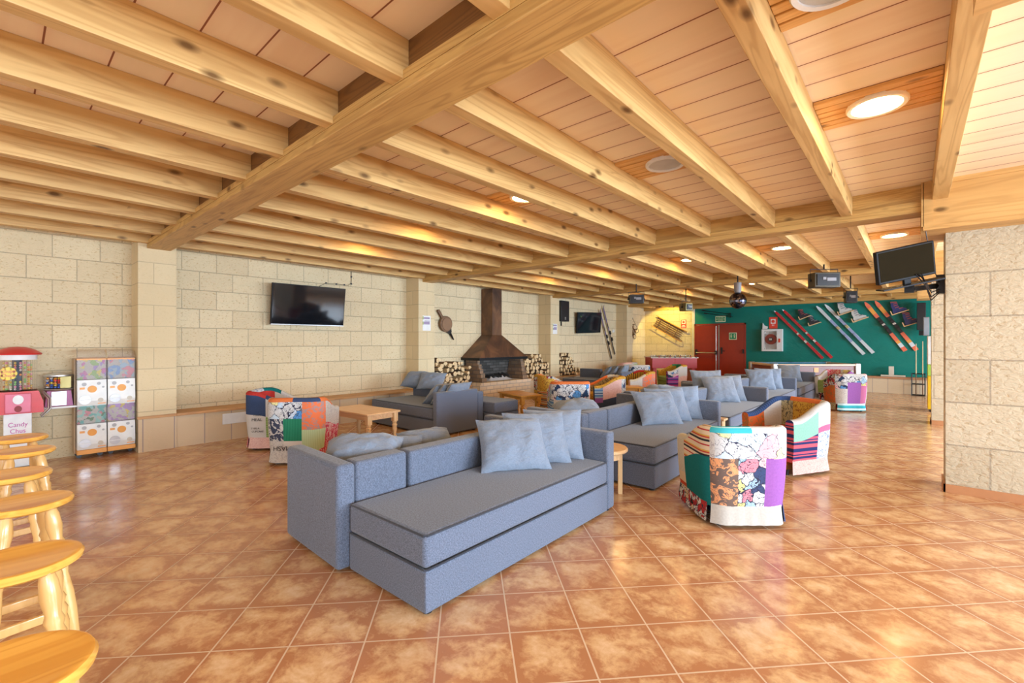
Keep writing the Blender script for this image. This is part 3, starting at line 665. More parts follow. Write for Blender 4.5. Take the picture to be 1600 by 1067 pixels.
# ---------------------------------------------------------------- fireplace
RUST=None
def rust():
    m,nt,b=new_mat('brown_rusted_steel_hood',.42,.55,.4); v=coords(nt); f=noi(nt,v,2.2,5,.6,.8)
    setc(nt,b,ramp(nt,f,[(.3,(.075,.045,.035)),(.5,(.14,.075,.045)),(.7,(.24,.12,.06))])); return m
RUST=rust()
t=thing('fireplace_hood','rust brown steel chimney hood tapering up to the ceiling over the fireplace','fireplace')
m=MB(); x0,x1=XW+.001,-7.40; y0,y1=7.70,8.02
m.add([(x0,y0,1.57),(x1,y0,1.57),(x1,y1,1.57),(x0,y1,1.57),(x0,y0,ZJ),(x1,y0,ZJ),(x1,y1,ZJ),(x0,y1,ZJ)],[(0,1,5,4),(1,2,6,5),(2,3,7,6),(3,0,4,7),(4,5,6,7),(0,3,2,1)])
m.build('flue',RUST,t)
m=MB(); X0,X1=XW+.001,-7.18; Y0,Y1=7.06,8.70; z=1.05
m.add([(X0,Y0,z),(X1,Y0,z),(X1,Y1,z),(X0,Y1,z),(x0,y0,1.57),(x1,y0,1.57),(x1,y1,1.57),(x0,y1,1.57)],[(0,1,5,4),(1,2,6,5),(2,3,7,6),(3,0,4,7),(0,3,2,1),(4,5,6,7)])
m.build('hood',RUST,t)
MB().box((X0,Y0-.015,.99),(X1+.015,Y1+.015,1.05)).build('hood_rim',BLKM,t)
t=thing('brick_hearth','raised pale brick hearth with sooty firebox under the steel hood','hearth')
MB().box((XW+.001,7.0,0),(-7.10,8.75,.46)).build('base',MB_['brick'],t)
MB().box((XW+.001,7.0,.46),(-7.08,8.76,.50)).build('hearth_slab',MB_['brick'],t)
m=MB()
for k in range(5): m.box((XW+.09,7.12,.50+k*.1),(-7.16-k*.035,7.27-k*.02,.60+k*.1-.002))
m.build('brick_pier',MB_['pier'],t)
m=MB()
for k in range(5): m.box((XW+.09,8.52+k*.02,.50+k*.1),(-7.16-k*.035,8.70,.60+k*.1-.002))
m.build('brick_pier',MB_['pier'],t)
MB().box((XW+.002,7.14,.50),(XW+.08,8.66,.985)).build('fireback',MB_['firebrick'],t)
t=thing('ash_heap','heap of pale grey ash and charred wood in the firebox','ash'); t['kind']='stuff'
random.seed(11); m=MB()
ASH=plain('ash',(.55,.56,.58),.95); CHAR=plain('charred_wood',(.03,.03,.03),.9)
n=22; vs=[]; fs=[]
for i in range(n):
    for j in range(14):
        y=7.42+i*.96/(n-1); x=-7.66+j*.38/13; e=min(i,n-1-i)/5; e2=min(j,13-j)/4
        h=.505+min(1,e)*min(1,e2)*(.07+.05*noise.noise(Vector((x*9,y*9,1))))+.02*noise.noise(Vector((x*40,y*40,3)))*min(1,e)*min(1,e2); vs.append((x,y,h))
for i in range(n-1):
    for j in range(13): fs.append((i*14+j,(i+1)*14+j,(i+1)*14+j+1,i*14+j+1))
MB().add(vs,fs,0,True).build('ash_bed',ASH,t)
m=MB()
for k in range(6):
    a=random.uniform(-.5,.5); y=7.55+k*.13; m.cyl((-7.55,y-.1*a,.60+.01*k),(-7.33,y+.12*a,.585),.028,.022,7)
m.build('charred_sticks',CHAR,t)
# fire irons
t=thing('fire_irons_stand','black stand of upright fireplace irons at the right of the hearth','fire irons',(-6.98,8.86,0))
MB().box((-.09,-.09,0),(.09,.09,.03),0,.005).build('base',BLKM,t)
MB().cyl((0,0,.03),(0,0,.66),.009).box((-.07,-.012,.60),(.07,.012,.615)).build('post',BLKM,t)
for dx in(-.06,.06): MB().cyl((dx,0,.10),(dx,0,.62),.007,n=8).box((dx-.022,-.01,.08),(dx+.022,.01,.14)).lathe([(.012,.62),(.018,.65),(.004,.68)],Tr(dx,0,0),10).build('iron_tool',BLKM,t)
t=thing('socket_box','small white socket box on the bench front right of the hearth','socket',(-7.369,9.3,.30),90); MB().box((-.07,-.03,-.07),(.07,0,.07),0,.006).build('cover',WHITE,t)
t=thing('vent_panel','plain white panel on the bench front left of the patchwork chairs','panel',(-7.369,2.36,.30),90); MB().box((-.22,-.012,-.07),(.30,0,.08),0,.003).build('plate',WHITE,t)
# ---------------------------------------------------------------- logs
BARK=plain('bark',(.16,.10,.06),.95)
random.seed(5); logs=[]
for v in range(12):
    k=random.choice([3,3,4,5]); r=.078; m=MB(); L=.30; poly=[]
    a0=0; span=[70,90,110,150,80,360,100,180,75,120,90,360][v]
    if span<360:
        poly=[(0,-r*.35)]+[(r*math.cos(rad(90-span/2+span*i/5)),-r*.35+r*1.25*math.sin(rad(90-span/2+span*i/5))) for i in range(6)]
    else: poly=[(r*.85*math.cos(rad(40*i)),r*.85*math.sin(rad(40*i))) for i in range(9)]
    n=len(poly); vs=[(0,y,z) for y,z in poly]+[(L,y,z) for y,z in poly]
    fs=[tuple(range(n)),tuple(reversed(range(n,2*n)))]; ms=[0,0]
    for i in range(n):
        fs.append((i,i+n,(i+1)%n+n,(i+1)%n)); ms.append(1 if (span==360 or 1<=i<=5) else 0)
    m.add(vs,fs,ms); logs.append(m.mesh('firewood_log',[W['cut'],BARK]))
def pile(y0,y1,hf,label,group,z0=.457,xb=XW+.09):
    row=0; z=z0+.058; first=True
    while z<z0+.75:
        y=y0+.055+(row%2)*.05
        while y<y1-.045:
            if z+.04<=z0+hf((y-y0)/(y1-y0)):
                o=bpy.data.objects.new('firewood_log',random.choice(logs)); COL.objects.link(o)
                o.location=(xb+random.uniform(-.02,.04),y+random.uniform(-.016,.016),z+random.uniform(-.004,.004)); o.rotation_euler=(random.uniform(0,6.28),0,random.uniform(-.03,.03)); s=random.uniform(.72,1.0); o.scale=(1,s,s)
                tag(o,label,'log',group)
            y+=.122
        z+=.102; row+=1
pile(5.96,6.99,lambda u:.60-.12*u if u>.12 else .66,'split firewood log in the stack left of the fireplace','firewood left of the fireplace')
pile(8.78,9.91,lambda u:.56+.16*u if u<.72 else .50,'split firewood log in the stack right of the fireplace','firewood right of the fireplace')
pile(10.33,11.6,lambda u:.66 if u<.42 else .66-.62*(u-.42)/.5,'split firewood log in the small sloping stack beyond the third pier','firewood beyond the third pier')
# ---------------------------------------------------------------- cushions
def cushion_mesh(w_,h_,t_,seed):
    n=22; m=MB(); vs=[]; fs=[]
    def pt(i,j,sg):
        u=2*i/n-1; v=2*j/n-1
        k=max(0,(1-abs(u)**2.4)*(1-abs(v)**2.4))**.55
        pin=1-.07*(1-u*u)*(abs(v)**3); pin2=1-.07*(1-v*v)*(abs(u)**3)
        x=u*w_/2*pin2; z=v*h_/2*pin
        q=Vector((u*2.2+seed,v*2.2,sg*3+seed)); wr=noise.noise(q)*.5+noise.noise(q*3.1)*.22+abs(noise.noise(Vector((u*5+seed,v*1.3,sg))))*.35
        y=sg*(k*t_/2*(1+.34*wr))+ .012*noise.noise(Vector((u*4,v*4,seed)))
        return (x,y,z)
    idx={}
    for sg in(-1,1):
        for i in range(n+1):
            for j in range(n+1):
                e=i in(0,n) or j in(0,n)
                key=(i,j,0 if e else sg)
                if key not in idx: idx[key]=len(vs); vs.append(pt(i,j,sg) if not e else tuple((a+b)/2 for a,b in zip(pt(i,j,-1),pt(i,j,1))))
    g=lambda i,j,sg: idx[(i,j,0 if (i in(0,n) or j in(0,n)) else sg)]
    for sg in(-1,1):
        for i in range(n):
            for j in range(n):
                q=(g(i,j,sg),g(i+1,j,sg),g(i+1,j+1,sg),g(i,j+1,sg)); fs.append(q if sg<0 else q[::-1])
    m.add(vs,fs,0,True); return m.mesh('throw_pillow',PILLOW)
nt=PILLOW.node_tree; b=nt.nodes['Principled BSDF']; bump(nt,b,noi(nt,coords(nt,scale=(1,1,2)),5.5,4,.55,1.6),.55,.03)
CM=[cushion_mesh(.54,.46,.19,s) for s in(1.3,4.7,8.1,12.9)]
CM2=[cushion_mesh(.56,.44,.26,s) for s in(3.3,9.4)]
ci=[0]
def pillow(label,loc,rz,tilt,roll=0,mesh=None,sc=1):
    # loc = bottom centre; tilt leans the top back, away from the face
    me=mesh or CM[ci[0]%4]; ci[0]+=1
    o=bpy.data.objects.new('throw_pillow',me); COL.objects.link(o)
    Mx=Tr(*loc)@Rz(rz)@Matrix.Rotation(rad(-tilt),4,'X')@Matrix.Rotation(rad(roll),4,'Y')@Tr(0,0,.21*sc)
    o.matrix_world=Mx@Matrix.Scale(sc,4); tag(o,label,'pillow','grey throw pillows on the sofas'); return o
# ---------------------------------------------------------------- sofas
def piping(p,r,parent): return MB().tube(p,r*1.5,6).build('piping',PIPE,parent)
def make_sofa(label,loc,rz,L=2.0,Wd=.73,group='grey sofa beds',gap=.44,back=True,backseat=True,farlen=1.42,skew=3):
    t=thing('sofa_bed',label,'sofa',loc,rz,group)
    # local: right front corner of the seat at origin, seat runs along +y, width along -x
    MB().box((-Wd,.0,.02),(0,L-.12,.238),0,.012).build('storage_base',SOFA,t)
    c=MB(); c.box((-Wd,-.003,.245),(.0,L-.12,.42),0,.028,None,4); c=c.build('seat_cushion',SOFA,t)
    e=.012; z=.412
    piping([(-Wd+.02,.004,z),(-.02,.004,z),(-.008,.016,z),(-.008,L-.13,z)],.0045,c)
    piping([(-Wd+.02,-.002,.243),(-.01,-.002,.243),(.001,.012,.243),(.001,L-.13,.243)],.0035,c)
    MB().box((-farlen,L-.11,.02),(.0,L,.655),0,.022,None,4).build('armrest',SOFA,t)
    if back:
        T=Tr(-Wd-.01,-.02,0)@Rz(-skew)
        MB().box((-.79,-.05,.02),(-.0,.07,.655),0,.028,T,4).build('armrest',SOFA,t)
        MB().box((-Wd-.16,.055,.08),(-Wd-.012,gap,.655),0,.024,None,4).build('back_cushion',SOFA,t)
        MB().box((-Wd-.16,gap+.022,.08),(-Wd-.012,L-.115,.648),0,.024,None,4).build('back_cushion',SOFA,t)
        MB().box((-farlen+.02,.09,.045),(-Wd-.165,L-.115,.42),0,.02).build('rear_seat',SOFA,t)
    for x,y in((-.05,.05),(-Wd+.05,.05),(-.05,L-.06),(-farlen+.06,L-.06),(-farlen+.08,.06)):
        MB().lathe([(.026,0),(.030,.05)],Tr(x,y,0),12).build('foot',BLK,t)
    return t
make_sofa('nearest grey blue sofa bed, in front of all the others',(-1.85,1.44,0),1,2.0)
make_sofa('second grey sofa bed of the right row, behind the round pine table',(-1.82,4.08,0),.5,2.02,gap=.45)
make_sofa('third grey sofa bed of the right row, left of the denim armed armchair',(-1.80,6.35,0),0,2.1)
make_sofa('fourth grey sofa bed of the right row, second from the pool table',(-1.84,8.75,0),0,2.35)
make_sofa('last grey sofa bed of the right row, just in front of the pool table',(-1.84,11.4,0),0,2.1)
# left sofa, arm on the right, facing the camera side
def left_sofa(label,loc,ottoman=True):
    t=thing('sofa_bed',label,'sofa',loc,0,'grey sofa beds')
    MB().box((-1.78,0,.025),(-.11,.85,.238),0,.012).build('storage_base',SOFA,t)
    c=MB().box((-1.78,-.003,.245),(-.11,.85,.42),0,.028,None,4).build('seat_cushion',SOFA,t)
    piping([(-1.76,.006,.412),(-.12,.006,.412)],.0045,c); piping([(-1.77,-.001,.243),(-.12,-.001,.243)],.0035,c)
    MB().box((-.10,-.02,.02),(0,.82,.655),0,.022,None,4).build('armrest',SOFA,t)
    MB().box((-1.78,.86,.08),(-1.12,1.0,.655),0,.024,None,4).build('back_cushion',SOFA,t)
    MB().box((-1.10,.86,.08),(-.05,1.0,.60),0,.024,None,4).build('back_cushion',SOFA,t)
    for x,y in((-1.7,.07),(-.06,.05),(-.06,.78),(-1.7,.9)): MB().lathe([(.026,0),(.030,.05)],Tr(x,y,0),12).build('foot',BLK,t)
    if ottoman:
        MB().box((-1.2,1.03,.02),(.17,1.62,.238),0,.012).build('ottoman_base',SOFA,t)
        c=MB().box((-1.2,1.03,.245),(.17,1.62,.42),0,.026,None,4).build('ottoman_cushion',SOFA,t)
        piping([(.172,1.05,.243),(.172,1.60,.243)],.0035,c)
        for x,y in((.1,1.1),(.1,1.55),(-1.1,1.55)): MB().lathe([(.026,0),(.030,.05)],Tr(x,y,0),12).build('foot',BLK,t)
    return t
left_sofa('grey sofa bed by the left bench, with tall blue end facing right',(-5.24,4.30,0))
left_sofa('far grey sofa bed in shade against the wall beyond the fireplace',(-5.36,10.15,0),False)
def lying(label,c,rz,tilt,mesh,sc=1):
    o=bpy.data.objects.new('throw_pillow',mesh); COL.objects.link(o)
    o.matrix_world=Tr(*c)@Rz(rz)@Matrix.Rotation(rad(-tilt),4,'X')@Matrix.Scale(sc,4); tag(o,label,'pillow','grey throw pillows on the sofas')
# pillows on the sofas
pillow('front pillow of three leaning on the nearest sofa',(-2.27,2.63,.435),54,42,0,CM[0],1.02)
pillow('middle pillow of three leaning on the nearest sofa',(-2.26,2.90,.435),52,34,0,CM[1],1.0)
pillow('rear pillow of three, against the far arm of the nearest sofa',(-2.27,3.10,.435),40,26,0,CM[2],.95)
lying('plump pillow lying over the near corner of the nearest sofa',(-3.00,1.76,.58),50,70,CM2[0],1.0)
pillow('small pillow corner showing behind the back of the nearest sofa',(-2.93,2.02,.40),60,48,0,CM[3],.8)
pillow('crumpled taupe pillow behind the second back cushion of the nearest sofa',(-2.98,2.42,.40),75,52,0,CM2[1],.85)
pillow('front pillow of those leaning on the second sofa',(-2.24,5.25,.435),55,38,0,CM[1],1.02)
pillow('middle pillow of those leaning on the second sofa',(-2.24,5.53,.435),52,30,0,CM[0],1.0)
pillow('rear pillow against the far arm of the second sofa',(-2.22,5.80,.435),40,22,0,CM[3],.97)
lying('flattened pillow sprawled over the near corner of the second sofa',(-2.93,4.47,.60),42,78,CM2[1],1.0)
lying('crumpled pillow sprawled over the near corner of the third sofa',(-2.92,6.80,.60),42,78,CM2[0],1.0)
pillow('front large pillow on the third sofa',(-2.32,7.85,.435),46,32,0,CM[2],1.05)
pillow('second pillow behind the front one on the third sofa',(-2.3,8.12,.435),42,26,0,CM[0],1.02)
pillow('pillow resting on the back ridge of the third sofa',(-2.62,8.02,.50),42,18,0,CM[1],1.0)
pillow('front pillow on the fourth sofa',(-2.36,10.50,.435),32,28,0,CM[3],1.02)
pillow('rear pillow on the fourth sofa',(-2.28,10.78,.435),30,18,0,CM[1],.98)
pillow('single pillow on the last sofa before the pool table',(-2.30,13.08,.435),30,22,0,CM[0],.98)
pillow('leftmost of three pillows leaning on the end of the left sofa',(-5.86,4.72,.435),-80,45,0,CM[0],.95)
pillow('middle of three pillows leaning on the end of the left sofa',(-5.70,4.74,.435),-80,42,0,CM[2],.95)
pillow('rightmost of three pillows leaning on the end of the left sofa',(-5.52,4.76,.435),-80,38,0,CM[1],.95)
pillow('dark pillow lying on the back of the left sofa',(-6.88,5.05,.60),25,55,0,CM2[0],.9)
pillow('blue lit pillow lying on the back of the left sofa beside the dark one',(-6.45,5.10,.58),35,50,0,CM[3],.9)
pillow('front shaded pillow on the far sofa',(-6.15,10.60,.435),-75,40,0,CM[1],1.0)
pillow('middle shaded pillow on the far sofa',(-5.95,10.62,.435),-75,36,0,CM[0],1.0)
pillow('rear shaded pillow on the far sofa by its end',(-5.74,10.64,.435),-75,32,0,CM[2],1.0)
# ---------------------------------------------------------------- armchairs
def armchair(label,loc,face,cols,inner,rim,skirt,seat,sc=1.0,lettering=()):
    # face: world angle (deg) of the direction the sitter looks; local +y forward
    t=thing('patchwork_armchair',label,'armchair',loc,face-90,'patchwork armchairs'); t.scale=(sc,sc,sc)
    a=.33; yb=-.33; yf=.33; r=.17
    pts=[]
    def seg(p,q,n):
        for i in range(n): pts.append((p[0]+(q[0]-p[0])*i/n,p[1]+(q[1]-p[1])*i/n))
    def arc(cx,cy,a0,a1,n):
        for i in range(n): an=rad(a0+(a1-a0)*i/n); pts.append((cx+r*math.cos(an),cy+r*math.sin(an)))
    seg((-a,yf),(-a,yb+r),12); arc(-a+r,yb+r,180,270,7); seg((-a+r,yb),(a-r,yb),12); arc(a-r,yb+r,270,360,7); seg((a,yb+r),(a,yf),12); pts.append((a,yf))
    n=len(pts); L=[0]
    for i in range(1,n): L.append(L[-1]+math.dist(pts[i],pts[i-1]))
    tot=L[-1]
    keys=[]
    def ki(k):
        if k not in keys: keys.append(k)
        return keys.index(k)
    def sm(x): x=max(0,min(1,x)); return x*x*(3-2*x)
    t_=.085; NR=9; Z0=.15
    def ring(i):
        x,y=pts[i]
        if i<n-1: dx,dy=pts[i+1][0]-x,pts[i+1][1]-y
        else: dx,dy=x-pts[i-1][0],y-pts[i-1][1]
        l=math.hypot(dx,dy); nx,ny=dy/l,-dx/l     # outward
        if x*nx+y*ny<0: nx,ny=-nx,-ny
        h=.585+.165*sm((.26-y)/.46)+.01*math.cos(x*3)
        out=[]; inn=[]
        for k in range(NR+1):
            z=Z0+(h-.04-Z0)*k/NR; f=.89+.11*(z/.75)
            bl=.012*math.sin(PI*(z-.1)/.6)
            out.append(Vector((x*f+nx*bl,y*f+ny*bl,z)))
            inn.append(Vector((x*f-nx*t_,y*f-ny*t_,z)))
        top=[]
        for k in range(1,6):
            an=PI*k/6; c=(out[-1]+inn[-1])/2; hv=(out[-1]-inn[-1])/2
            top.append(c+hv*math.cos(an)*1.08+Vector((0,0,.045*math.sin(an))))
        return out+top+inn[::-1],h
    rings=[ring(i) for i in range(n)]
    m=MB(); vs=[]; K=len(rings[0][0])
    for rg,_ in rings: vs+=rg
    fs=[];ms=[];uv=[]
    rr=random.Random(hash(label)%1000 if False else len(label)*7+int(loc[0]*100))
    for i in range(n-1):
        s=(L[i]+L[i+1])/2/tot
        for c0,rows in cols:
            if s<=c0: break
        for k in range(K-1):
            if k<NR:
                fz=(k+.5)/NR
                for z1,key in rows:
                    if fz<=z1: break
            elif k<NR+6: 
                key=rim if isinstance(rim,str) else rim[min(len(rim)-1,int(s*len(rim)))]
                if k<NR+2: key=key
            else: key=inner[min(len(inner)-1,int(s*len(inner)))]
            fs.append((i*K+k,(i+1)*K+k,(i+1)*K+k+1,i*K+k+1)); ms.append(ki(key))
            def U(ii,kk):
                v=vs[ii*K+kk]; return (L[ii],v.z if kk<NR+3 else 1.6-v.z)
            uv.append([U(i,k),U(i+1,k),U(i+1,k+1),U(i,k+1)])
    # end caps of the arms
    for e,i in((0,0),(1,n-1)):
        for k in range(NR+2):
            o1,o2=i*K+k,i*K+k+1; i1,i2=i*K+K-1-k,i*K+K-2-k
            fs.append((o1,o2,i2,i1)); ms.append(ki(cols[0][1][0][1] if e==0 else cols[-1][1][0][1])); uv.append([(vs[q].x,vs[q].z) for q in(o1,o2,i2,i1)])
    m.add(vs,fs,ms,True,uv); sh=m.build('shell',[PT[k] for k in keys],t)
    # skirt, in panels with slits at the corners
    def skirt_panel(i0,i1,key,key2=None):
        vs=[];fs=[];uv=[]
        for i in range(i0,i1+1):
            x,y=pts[i]; 
            wv=.006*math.sin(i*1.7+loc[0]*9)
            for z,f in((.175,.925),(.10,.925+.02+wv),(.03,.94+.03+2*wv)):
                vs.append((x*f,y*f,z))
        for (i) in range(i1-i0):
            for k in range(2): fs.append((i*3+k,(i+1)*3+k,(i+1)*3+k+1,i*3+k+1)); uv.append([(L[i0+i],.17-.07*k),(L[i0+i+1],.17-.07*k),(L[i0+i+1],.1-.07*k),(L[i0+i],.1-.07*k)])
        # inner side for thickness
        o=len(vs); vs+=[(x*.975,y*.975,z) for x,y,z in vs[:]]; f2=[tuple(o+q for q in reversed(f)) for f in fs]; uv=uv+uv; fs=fs+f2
        MB().add(vs,fs,0,True,uv).build('skirt',PT[key],t)
    skirt_panel(0,14,skirt[0]); skirt_panel(15,34,skirt[1]); skirt_panel(35,n-1,skirt[2])
    # seat
    m=MB(); m.box((-.235,-.20,.30),(.235,.345,.44),0,.04,None,4); sm_=m.mesh('seat_cushion',PT[seat]); u=sm_.uv_layers.new(name='UVMap').data
    for p in sm_.polygons:
        for li in p.loop_indices: v=sm_.vertices[sm_.loops[li].vertex_index].co; u[li].uv=(v.x+v.z,v.y+v.z)
    o=bpy.data.objects.new('seat_cushion',sm_); COL.objects.link(o); o.parent=t
    m=MB(); m.box((-.225,-.2,.06),(.225,.325,.298),0,.01); sm_=m.mesh('front_panel',PT[seat]); u=sm_.uv_layers.new(name='UVMap').data
    for p in sm_.polygons:
        for li in p.loop_indices: v=sm_.vertices[sm_.loops[li].vertex_index].co; u[li].uv=(v.x,v.z)
    o=bpy.data.objects.new('front_panel',sm_); COL.objects.link(o); o.parent=t
    for x,y in((-.2,-.22),(.2,-.22),(-.2,.26),(.2,.26)): MB().lathe([(.02,0),(.026,.12)],Tr(x,y,0),10).build('foot',BLK,t)
    return t
# near armchair, back to the camera
armchair('nearest patchwork armchair, back turned, with purple and orange floral patches',(-1.12,3.98,0),131,
 [(.10,[(.35,'rust'),(1,'cream')]),(.235,[(.62,'teal'),(1,'mstripe')]),(.33,[(.62,'teal'),(1,'mstripe')]),(.345,[(.64,'floralbrown'),(1,'scrib')]),(.435,[(.64,'floralbrown'),(1,'comicbig')]),(.555,[(.66,'comic'),(1,'comicbig')]),(.665,[(.64,'purple'),(1,'comicbig')]),(1,[(.5,'orange'),(1,'comic')])],
 ['teal','mstripe','scrib','mustard'],['cream','mstripe','cyan','white','comicbig','comicbig'],['mosaic','greyw','navy'],'denim')
armchair('patchwork armchair with a pleated denim arm, facing left beyond the nearest one',(-1.06,5.86,0),241,
 [(.20,[(.60,'pstripe'),(1,'mint')]),(.345,[(.50,'bluefloral'),(.66,'plum'),(1,'white')]),(.50,[(.5,'scrib'),(1,'white')]),(.66,[(.5,'orange'),(1,'mustard')]),(1,[(.5,'floralorange'),(1,'denim')])],
 ['orange','mustard','olive','mustard','olive','white','floralorange'],['white','white','orange','denim','denim'],['pink','cyan','rust'],'floralorange')
armchair('patchwork armchair with purple square and turquoise hem, back turned, at far right',(-1.10,11.62,0),128,
 [(.12,[(.45,'mosaic'),(1,'gstripe')]),(.31,[(.62,'floralorange'),(1,'mosaic')]),(.43,[(.55,'scrib'),(1,'comicblue')]),(.57,[(.75,'purple'),(1,'comicblue')]),(.64,[(.7,'plum'),(1,'comic')]),(1,[(.5,'white'),(1,'comic')])],
 ['floralred','comicbig','white'],['gstripe','mosaic','white','pink','white'],['olive','cyan','red'],'red')
armchair('patchwork armchair with pink and white arms, between the last sofa and pool table',(-1.44,13.5,0),250,
 [(.3,[(.5,'orange'),(1,'purple')]),(.6,[(.5,'mstripe'),(1,'comicbig')]),(1,[(.5,'white'),(1,'floralred')])],
 ['purple','comicbig','floralred','white'],['purple','comicbig','floralred','white'],['orange','white','white'],'floralorange',.95)
c_=armchair('patchwork armchair, back turned, with green, coral and dark floral patches by left coffee table',(-5.52,2.46,0),136,
 [(.2,[(.5,'white'),(1,'mustard')]),(.34,[(.62,'greyw'),(1,'comicbig')]),(.44,[(.25,'scrib'),(.70,'floralnavy'),(1,'comicbig')]),(.565,[(.2,'script'),(.70,'tealcord'),(1,'comicblue')]),(.72,[(.45,'gcord'),(1,'floralcoral')]),(1,[(.55,'floralred'),(1,'scrib')])],
 ['cream','floralcoral','white'],['mustard','cream','orange','navy','orange','white'],['scrib','scrib','floralred'],'floralred')
text('MASH',.075,INK,c_,(-.11,-.335,.20),(90,180,0),'printed_word')
c2_=armchair('patchwork armchair with navy side and printed words, nearest the left bench',(-6.50,2.55,0),50,
 [(.22,[(.5,'pink'),(1,'floralnavy')]),(.45,[(.5,'white'),(1,'navy')]),(.60,[(.5,'gstripe'),(1,'red')]),(.80,[(.52,'script'),(1,'navy')]),(1,[(.55,'gstripe'),(1,'white')])],
 ['cream','red','navy','white'],['white','teal','bluefloral','red','navy'],['pink','floralred','pink'],'floralred')
armchair('patchwork armchair with white comic print back, behind the second sofa',(-4.36,6.38,0),134,
 [(.33,[(.5,'bluestripe'),(1,'comic')]),(.45,[(.5,'scrib'),(1,'comicblue')]),(.58,[(.5,'comic'),(1,'comicblue')]),(.68,[(.55,'purple'),(1,'comicblue')]),(1,[(.5,'bluestripe'),(1,'pink')])],
 ['white','mustard'],['white','orange','orange','mustard'],['white','white','purple'],'mustard')
armchair('patchwork armchair with pink side and mustard rim, facing left behind the comic print one',(-4.42,7.72,0),228,
 [(.08,[(.35,'navy'),(.6,'purple'),(1,'bluestripe')]),(.29,[(.4,'navy'),(1,'pink')]),(.36,[(.55,'bluestripe'),(1,'comic')]),(.6,[(.5,'white'),(1,'comic')]),(1,[(.5,'orange'),(1,'mustard')])],
 ['mustard','mustard','olive'],['mustard','mustard','white','orange'],['navy','bluestripe','orange'],'mustard')
armchair('patchwork armchair with yellow and black striped arm and coral floral side',(-4.62,9.45,0),232,
 [(.15,[(.5,'pink'),(1,'white')]),(.36,[(.4,'denim'),(1,'floralcoral')]),(.6,[(.5,'orange'),(1,'mustard')]),(1,[(.5,'mustard'),(1,'vstripe')])],
 ['orange','mustard','red','vstripe','vstripe'],['cream','mustard','mustard','red','vstripe'],['pink','white','orange'],'mustard')
armchair('patchwork armchair with purple stripes, in front of the table football',(-5.15,12.75,0),230,
 [(.18,[(.65,'purplestripe'),(1,'comicblue')]),(.40,[(.5,'pink'),(1,'white')]),(.6,[(.5,'white'),(1,'comicblue')]),(1,[(.5,'gstripe'),(1,'mustard')])],
 ['mustard','tealcord','mustard'],['white','mustard','tealcord','mustard'],['purplestripe','pink','floralred'],'gstripe')
armchair('patchwork armchair with comic back, right behind the far shaded sofa',(-5.95,12.1,0),140,
 [(.34,[(.5,'bluestripe'),(1,'comic')]),(.66,[(.5,'bluestripe'),(1,'comicblue')]),(1,[(.5,'mustard'),(1,'comic')])],
 ['white','mustard'],'white',['white','white','white'],'mustard')
armchair('patchwork armchair with pale pink rim and green patch, farthest in the left corner',(-6.95,13.35,0),160,
 [(.34,[(.5,'pink'),(1,'pink')]),(.55,[(.5,'scrib'),(1,'scrib')]),(1,[(.5,'tealcord'),(1,'gcord')])],
 ['scrib','gcord'],['pink','pink','scrib','tealcord'],['pink','pink','pink'],'pink')
armchair('patchwork armchair with orange and striped patches beside the orange table',(-5.32,7.25,0),60,
 [(.3,[(.5,'pink'),(1,'orange')]),(.5,[(.5,'mustard'),(1,'mosaic')]),(.75,[(.5,'mstripe'),(1,'mustard')]),(1,[(.5,'orange'),(1,'mstripe')])],
 ['mustard','mosaic','orange'],['orange','mustard','mosaic'],['orange','mustard','orange'],'mustard')
# words on the left chair
m_=c2_
for s,zz,xx in(('MEAL',.40,-.09),('YOUR',.46,-.09),('TYPE A',.29,-.11),('CUPCAKE',.25,-.08)):
    text(s,.052 if s=='MEAL' else .032,INK,m_,(.333,-.05+xx,zz),(90,0,90),'printed_word')
# ---------------------------------------------------------------- tables
def turned(T,h,m=None,r=.03):
    m=m or MB(); p=[(.7,0),(.85,.03),(.8,.10),(.95,.22),(.75,.30),(1.15,.42),(1.0,.52),(1.25,.58),(.8,.63),(1.2,.66),(.85,.70)]
    m.lathe([(r*a,h*b) for a,b in p],T,14); m.box((-r*1.15,-r*1.15,h*.70),(r*1.15,r*1.15,h),0,.004,T); return m
def coffee(label,loc,rz,w_,d_,h_,wt,wl,ap=.07):
    t=thing('coffee_table',label,'table',loc,rz)
    MB().box((-w_/2,-d_/2,h_-.028),(w_/2,d_/2,h_),0,.007).build('tabletop',wt,t)
    MB().box((-w_/2+.06,-d_/2+.05,h_-.028-ap),(w_/2-.06,d_/2-.05,h_-.029)).build('apron',wt,t)
    for sx in(-1,1):
        for sy in(-1,1): turned(Tr(sx*(w_/2-.06),sy*(d_/2-.06),0),h_-.03).build('leg',wl,t)
    return t
coffee('pale pine coffee table with turned legs in front of the left sofa',(-5.93,3.50,0),4,.98,.55,.44,W['table'],W['tableleg'])
coffee('orange pine table with turned leg beyond the left sofa',(-5.42,6.36,0),-18,.84,.46,.47,W['orange'],W['orange'],.05)
coffee('small pine side table squeezed between the second and third sofas',(-1.98,6.20,0),0,.34,.17,.42,W['table'],W['tableleg'])
t=thing('round_side_table','round pine side table right behind the nearest sofa','table',(-2.17,3.74,0))
MB().lathe([(.005,.395),(.215,.395),(.225,.405),(.225,.42),(.215,.43),(.005,.43)],None,36).build('tabletop',W['table'],t)
MB().lathe([(.17,.335),(.17,.394)],None,30).build('apron',W['table'],t)
for a in(45,135,225,315): MB().box((.135,-.02,0),(.175,.02,.36),0,.003,Rz(a-12)).build('leg',W['tableleg'],t)
# low orange stools between chairs B and C
coffee('small orange pine table half hidden between two patchwork armchairs',(-4.35,8.62,0),40,.42,.40,.50,W['orange'],W['orange'],.05)
